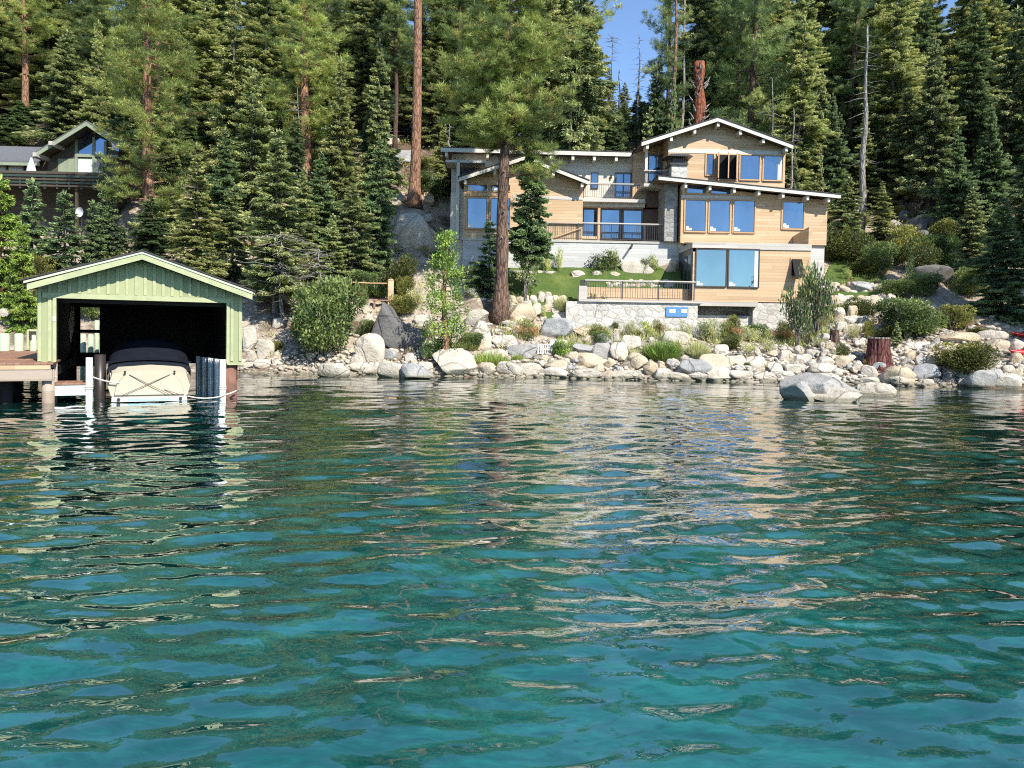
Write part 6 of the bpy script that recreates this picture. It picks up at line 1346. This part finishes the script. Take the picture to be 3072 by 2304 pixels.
# grass clumps
def clump(key, fn, px, py, w_, h, lb, kind='grass_clump'):
    g = ground_hit(px, py); 
    t = fn(); o = link(kind, t[0].mesh(kind, t[1])); o.location = (g.x, g.y+0.2, g.z); tag(o, lb, 'ornamental grass', 'grass clumps'); return o
for zf, x0, y0, x1, y1, mats, lb in ((z3, 330, 1050, 660, 1215, ['grass_a', 'bright_a', 'grass_b'], 'bright green grassy mound at the waterline left of the striped rack'), (z3, 1850, 940, 2150, 1175, ['grass_a', 'bright_b', 'bright_a'], 'large green fountain grass clump on the bank below the lower deck'), (z3, 180, 960, 400, 1080, ['straw_a', 'grass_b', 'olive_c'], 'yellowish grass tuft behind the white waterline boulder'),
     (z4, 330, 970, 500, 1160, ['straw_a', 'straw_b', 'grass_b'], 'dry straw-coloured grass clump above the shore boulders'), (z3, 690, 1100, 780, 1170, ['grass_a', 'grass_b'], 'small green grass tuft by the grey half-round boulder'), (z3, 1065, 600, 1150, 750, ['straw_a', 'grass_b'], 'yellow grass on the lower garden wall'), (z4, 240, 820, 370, 920, ['straw_a', 'grass_b', 'olive_a'], 'straw grass at the stone wall below the blue board')):
    a_ = zf(x0, y0); b_ = zf(x1, y1); g = ground_hit((a_[0]+b_[0])/2, b_[1]); r_ = (b_[0]-a_[0])/2/F*g.y; h_ = (b_[1]-a_[1])/F*g.y
    o = link('grass_clump', blades(int(x0), r_*0.75, r_*0.6, h_, 1500, mats, 0.035, 0.6).mesh('grass_clump', mats)); o.location = (g.x, g.y+r_*0.3, g.z); tag(o, lb, 'ornamental grass', 'grass clumps')
# loose weeds scattered over the bank: uncountable
t = TB(77); rn = np.random.default_rng(8); P = []
for i in range(1500):
    px = rn.uniform(500, 860) if i % 3 else rn.uniform(260, 1020); Y = rn.uniform(36.5, 40.5) if i % 3 else rn.uniform(34, 46); X = (px-CX)/F*Y
    if 480 < px < 812 and Y > 40.6: continue
    if noise.noise(Vector((X*0.8, Y*0.8, 2))) < -0.05: continue
    z_ = tz(X, Y); P += [(X+rn.normal(0, 0.08), Y+rn.normal(0, 0.08), z_) for _ in range(12)]
P = np.array(P); t.fronds(P, rn.normal(0, 0.35, (len(P), 3))+[0, 0, 1], rn.uniform(0.15, 0.5, len(P)), 0.03, rn.integers(0, 5, len(P)), 0.05)
tag(link('weeds', t.mesh('weeds', ['grass_b', 'straw_a', 'olive_c', 'straw_b', 'leaf_c'])), kind='stuff')
# undergrowth on the forest floor
t = TB(78); P = []
for i in range(5200):
    px = rn.uniform(-60, 1080); Y = rn.uniform(42, 72); X = (px-CX)/F*Y
    if 440 < px < 840 and Y < 60: continue
    if noise.noise(Vector((X*0.35, Y*0.35, 9))) < 0.0: continue
    z_ = tz(X, Y); s = rn.uniform(0.15, 0.5); P += [(X+rn.normal(0, s), Y+rn.normal(0, s), z_+abs(rn.normal(0, s*0.7))) for _ in range(14)]
P = np.array(P); t.fronds(P, rn.normal(0, 0.8, (len(P), 3))+[0, -0.2, 0.6], rn.uniform(0.12, 0.3, len(P)), 0.10, rn.integers(0, 5, len(P)), 0.05)
tag(link('undergrowth', t.mesh('undergrowth', ['leaf_a', 'olive_a', 'leaf_b', 'olive_c', 'rust'])), kind='stuff')

# the sapling by the shore
g = ground_hit(444, 365); H = at(444, 232, g.y).z-g.z; root = empty('sapling', g)
m = MB(); pts = [(0.06*math.sin(i*0.9), 0.03*i % 0.1, H*i/10) for i in range(11)]; m.tube(pts, [0.17*(1-0.85*i/10)+(0.08 if i == 0 else 0) for i in range(11)], 'bark_orange', 10, True, 0.05); bare_limbs(m, H, H*0.25, H*0.9, 26, 0.9, 'bark_brown', 6, 0.02, 0.05); m.build('trunk', root, True)
t = TB(61); r_ = t.r
for i in range(120):
    u = r_.uniform(0.22, 1); z_ = H*u; rad = (1.15*(1-u)**0.6+0.12)*r_.uniform(0.3, 1.1); an = r_.uniform(0, 6.28); c = np.array([math.cos(an)*rad, math.sin(an)*rad, z_])
    n_ = 46; t.fronds(c+r_.normal(0, 0.13, (n_, 3)), r_.normal(0, 0.7, (n_, 3))+[math.cos(an)*0.3, math.sin(an)*0.3, 0.7], r_.uniform(0.08, 0.17, n_), 0.06, int(r_.integers(0, 3)))
link('crown', t.mesh('crown', BM_), root); tag(root, 'slender bright green sapling with reddish trunk at the waterline, between bush and white boulder', 'tree', 'garden shrubs')
g = on(z3(790, 0)[0], 40.0); root = empty('sapling', g); H = at(0, z3(0, 180)[1], 40).z-g.z
m = MB(); m.tube([(0, 0, -0.2), (0.03, 0, H*0.25), (0, 0, H*0.6), (0.02, 0, H)], [0.22, 0.10, 0.06, 0.02], 'bark_grey', 8, True, 0.1); m.build('trunk', root, True)
t = TB(62); r_ = t.r
for i in range(60):
    u = r_.uniform(0.45, 1); rad = 0.75*(1-abs(u-0.6))*r_.uniform(0.2, 1.1); an = r_.uniform(0, 6.28); c = np.array([math.cos(an)*rad, math.sin(an)*rad, H*u]); n_ = 22
    t.fronds(c+r_.normal(0, 0.1, (n_, 3)), r_.normal(0, 0.7, (n_, 3))+[0, 0, 0.5], r_.uniform(0.08, 0.15, n_), 0.05, int(r_.integers(0, 3)))
link('crown', t.mesh('crown', FIRM), root); tag(root, 'thin grey-stemmed sapling right of the big pine, before the concrete wall', 'tree', 'garden shrubs')
# two tiny conifers near the stump
for (x0, y0, x1, y1), lb in (((2090, 840, 2212, 1070), 'tiny bright conifer seedling directly above the big stump\'s right edge'), ):
    a_ = z4(x0, y0); b_ = z4(x1, y1); g = ground_hit((a_[0]+b_[0])/2, b_[1]); Hs = (b_[1]-a_[1])/F*g.y; r0_ = (b_[0]-a_[0])/2/F*g.y
    root = plant_from('conifer_seedling', 'sfir2', TK['sfir2'][0], g, (r0_/1.3, r0_/1.3, Hs/5), 0.5); tag(root, lb, 'conifer seedling')

# ------------------------------------------------------------------ stumps, driftwood, kayaks, posts, rack
def stump(zf, x0, y0, x1, y1, m_, lb):
    a_ = zf(x0, y0); b_ = zf(x1, y1); cx_ = (a_[0]+b_[0])/2; g = ground_hit(cx_, b_[1]); r0_ = (b_[0]-a_[0])/2/F*g.y; h_ = (b_[1]-a_[1])/F*g.y
    root = empty('tree_stump', (g.x, g.y+r0_*0.4, g.z)); V_, F_ = [], []; n_ = 72; rings = 9
    for i in range(rings+1):
        u = i/rings
        for k in range(n_):
            an = 2*PI*k/n_; flare = 0.62+0.38*(1-u)**2.2; rr3 = r0_*flare*(1+0.07*math.sin(an*7+1)*(1.3-u)+0.035*math.sin(an*19+u*2)+0.03*random.uniform(-1, 1)*(u < 1))
            V_.append((math.cos(an)*rr3, math.sin(an)*rr3*0.9, -0.2+(h_+0.2)*u))
    for i in range(rings):
        for k in range(n_): F_.append((i*n_+k, i*n_+(k+1) % n_, (i+1)*n_+(k+1) % n_, (i+1)*n_+k))
    m = MB(); m.add(V_, F_, m_); m.build('bark', root, True)
    m = MB(); top = V_[-n_:]; m.add([(x*1.03, y*1.03, z_) for x, y, z_ in top]+[(x*1.0, y*1.0, z_+0.05) for x, y, z_ in top], [tuple(range(n_, 2*n_))]+[(k, (k+1) % n_, (k+1) % n_+n_, k+n_) for k in range(n_)], 'dead_wood'); m.build('cut_top', root)
    tag(root, lb, 'tree stump')
stump(zC, 100, 605, 540, 990, 'stump_bark', 'big reddish-brown flared tree stump with a pale flat cut top'); stump(z4, 1560, 905, 1680, 1010, 'bark_brown', 'small dark grey stump left of and above the big reddish one')
def log(zf, P, rad, lb, nm='driftwood_log'):
    pts = []
    for x, y in P: a_ = zf(x, y); g = ground_hit(a_[0], a_[1]+1.5); pts.append(Vector((g.x, g.y, at(a_[0], a_[1], g.y).z)))
    m = MB(); m.tube(pts, [r2*1.0 for r2 in rad], 'dead_wood', 9, True, 0.15); o = m.build(nm, None, True); tag(o, lb, 'driftwood', 'driftwood logs')
log(zC, [(1000, 700), (1060, 620), (1120, 560), (1200, 500)], [0.16, 0.14, 0.10, 0.06], 'upright forked driftwood piece right of the dense dome shrub')
log(zC, [(870, 725), (940, 705), (1030, 690)], [0.13, 0.13, 0.11], 'short grey driftwood log between the stump and the forked piece')
log(zC, [(650, 800), (760, 775), (950, 790)], [0.05, 0.09, 0.05], 'thin flat driftwood stick lying right of the big stump')
log(zC, [(570, 960), (640, 900), (740, 835)], [0.12, 0.15, 0.10], 'thick driftwood log leaning at the big stump\'s right foot')
log(z4, [(660, 1120), (740, 1108), (820, 1112)], [0.04, 0.05, 0.03], 'dark driftwood stick above the shore boulders under the glass box')
log(z3, [(330, 860), (420, 930), (490, 1030)], [0.03, 0.035, 0.02], 'bent dark branch on the pale boulders left of the big pine')
log(z3, [(210, 1050), (330, 1110), (430, 1170)], [0.05, 0.06, 0.04], 'weathered branch behind the white waterline boulder')
log(z3, [(640, 800), (760, 850), (860, 835)], [0.06, 0.05, 0.03], 'long exposed root right of the big pine')
log(z3, [(620, 870), (700, 930), (740, 1010)], [0.06, 0.05, 0.03], 'exposed root running down from the big pine')
for (x0, y0, x1, y1), lb in (((2140, 575, 2420, 665), 'upper red kayak at the photo\'s right edge'), ((2115, 790, 2420, 905), 'lower red kayak at the photo\'s right edge')):
    a_ = zC(x0, y0); b_ = zC(x1, y1); g = ground_hit(a_[0]+3, b_[1]); g.x -= 0.35; g.z += 0.12; s_ = g.y/F; L = 3.2; V_, F_ = [], []; n_ = 12; ns = 16; hh_ = (b_[1]-a_[1])*s_
    for i in range(ns+1):
        u = i/ns; wd = math.sin(PI*min(max(u, 0.005), 0.995))**0.6
        for k in range(n_): an = 2*PI*k/n_; V_.append((L*u, math.cos(an)*0.36*wd, hh_*0.5+math.sin(an)*hh_*0.5*wd+0.12*(2*u-1)**4))
    for i in range(ns):
        for k in range(n_): F_.append((i*n_+k, i*n_+(k+1) % n_, (i+1)*n_+(k+1) % n_, (i+1)*n_+k))
    kr = empty('kayak', (g.x, g.y+0.2, g.z+0.05), 0.25); m = MB(); m.add(V_, F_, 'kayak_red'); m.build('hull', kr, True)
    m = MB(); m.tube([(1.2+0.45*math.cos(q*PI/8), 0.2*math.sin(q*PI/8), hh_*0.98) for q in range(17)], [0.03]*17, 'dark_metal', 6, False); m.build('cockpit_rim', kr); tag(kr, lb, 'kayak', 'red kayaks on the shore')
# striped metal rack
a_ = z3(905, 1030); b_ = z3(1050, 1120); g = ground_hit((a_[0]+b_[0])/2, b_[1]); s_ = g.y/F; w_ = (b_[0]-a_[0])*s_; h_ = (b_[1]-a_[1])*s_
rk = empty('metal_rack', g, 0.1); m = MB()
for z_ in (0.03, h_-0.05): m.box(-w_/2, w_/2, 0.0, 0.03, z_, z_+0.05, 'sheet_steel')
m.box(-w_/2, -w_/2+0.03, -0.02, 0.03, 0, h_, 'sheet_steel').box(w_/2-0.03, w_/2, -0.02, 0.03, 0, h_, 'sheet_steel'); m.build('frame', rk)
for i in range(7): x = -w_/2+0.06+i*(w_-0.12)/6; MB().box(x-0.027, x+0.027, -0.03, -0.002, 0.02, h_-0.02, 'gelcoat').build('slat', rk)
tag(rk, 'small rack of upright white slats leaning among the boulders', 'rack')
# fence posts on the path and the carved posts
for (x, y0, y1, w_), lb in (((1370, 448, 700, 48), 'thick orange wooden post left of the sapling'), ((473, 440, 660, 42), 'reddish wooden post left of the big round bush\'s top')):
    a_ = zA(x, y0); b_ = zA(x, y1); g = ground_hit(*b_); s_ = g.y/F; wd = w_*0.1145*s_/2; h_ = (b_[1]-a_[1])*s_; p_r = empty('wooden_post', g, 0.35)
    MB().box(-wd, wd, -wd, wd, -0.2, h_*0.9, 'cedar').build('shaft', p_r); m = MB(); m.add([(-wd*1.15, -wd*1.15, h_*0.9), (wd*1.15, -wd*1.15, h_*0.9), (wd*1.15, wd*1.15, h_*0.9), (-wd*1.15, wd*1.15, h_*0.9), (0, 0, h_)], [(3, 2, 1, 0), (0, 1, 4), (1, 2, 4), (2, 3, 4), (3, 0, 4)], 'cedar_trim'); m.build('cap', p_r)
    m = MB(); sgn = -1 if x > 1000 else 1
    for q in (0.68, 0.45) if x < 1000 else (0.80,): m.tube([(0, 0, h_*q), (sgn*1.1, 0.1, h_*q-0.02), (sgn*1.9, 0.2, h_*q)], [0.03]*3, 'cedar_trim', 6)
    m.build('rail', p_r); tag(p_r, lb, 'post', 'wooden posts along the path')
a_ = zA(570, 300); b_ = zA(780, 345); c_ = at((a_[0]+b_[0])/2, b_[1], 43); g = on((a_[0]+b_[0])/2, 43)
tb = empty('wooden_table', (c_.x, 43, min(g.z, c_.z-0.6))); hz_ = c_.z-tb.location.z; w_ = (b_[0]-a_[0])*43/F/2
MB().box(-w_, w_, -0.4, 0.4, hz_, hz_+0.10, 'old_beam').build('tabletop', tb)
for sx_ in (-1, 1): MB().box(sx_*w_*0.6-0.12, sx_*w_*0.6+0.12, -0.2, 0.2, -0.2, hz_, 'cabin_wood').build('leg', tb)
tag(tb, 'weathered wooden table half hidden by firs above the big round bush', 'table')
a_ = zA(1210, 650); b_ = zA(1390, 712); g = ground_hit((a_[0]+b_[0])/2, b_[1]); bn_ = empty('low_bench', g, 0.2); w_ = (b_[0]-a_[0])*g.y/F/2
MB().box(-w_, w_, -0.2, 0.2, 0.30, 0.36, 'deck_plank').build('seat', bn_)
for sx_ in (-1, 1): MB().box(sx_*w_*0.75-0.05, sx_*w_*0.75+0.05, -0.15, 0.15, -0.1, 0.30, 'deck_plank').build('leg', bn_)
tag(bn_, 'low brown bench at the orange post\'s foot', 'bench')
for i, (x0, y0, x1, y1, lb) in enumerate(((295, 600, 410, 530, 'thin metal handrail slanting up the shaded path'), (445, 560, 445, 650, 'thin metal stake beside the shaded path'))):
    p = z3(x0, y0); q = z3(x1, y1); g = ground_hit(*z3(x0, 655)); m = MB(); m.tube([at(*p, g.y), at(*q, g.y+0.6 if i == 0 else g.y)], [0.02, 0.02], 'dark_metal', 6)
    if i == 0: m.tube([at(*p, g.y), at(p[0], z3(0, 665)[1], g.y)], [0.02, 0.02], 'dark_metal', 6)
    tag(m.build('handrail' if i == 0 else 'stake'), lb, 'handrail' if i == 0 else 'stake')
g = ground_hit(*z3(505, 1030)); m = MB(); m.tube([g+Vector((0, 0, -0.1)), at(z3(505, 0)[0], z3(0, 890)[1], g.y)], [0.02, 0.02], 'dark_metal', 6); tag(m.build('stake'), 'thin dark stake among the pale boulders left of the big pine\'s roots', 'stake')
g = ground_hit(*z3(838, 1140)); m = MB(); m.tube([g+Vector((0, 0, -0.1)), at(z3(838, 0)[0], z3(0, 1030)[1], g.y)], [0.02, 0.02], 'dark_metal', 6); tag(m.build('stake'), 'thin dark stake in front of the half-round grey boulder by the striped rack', 'stake')
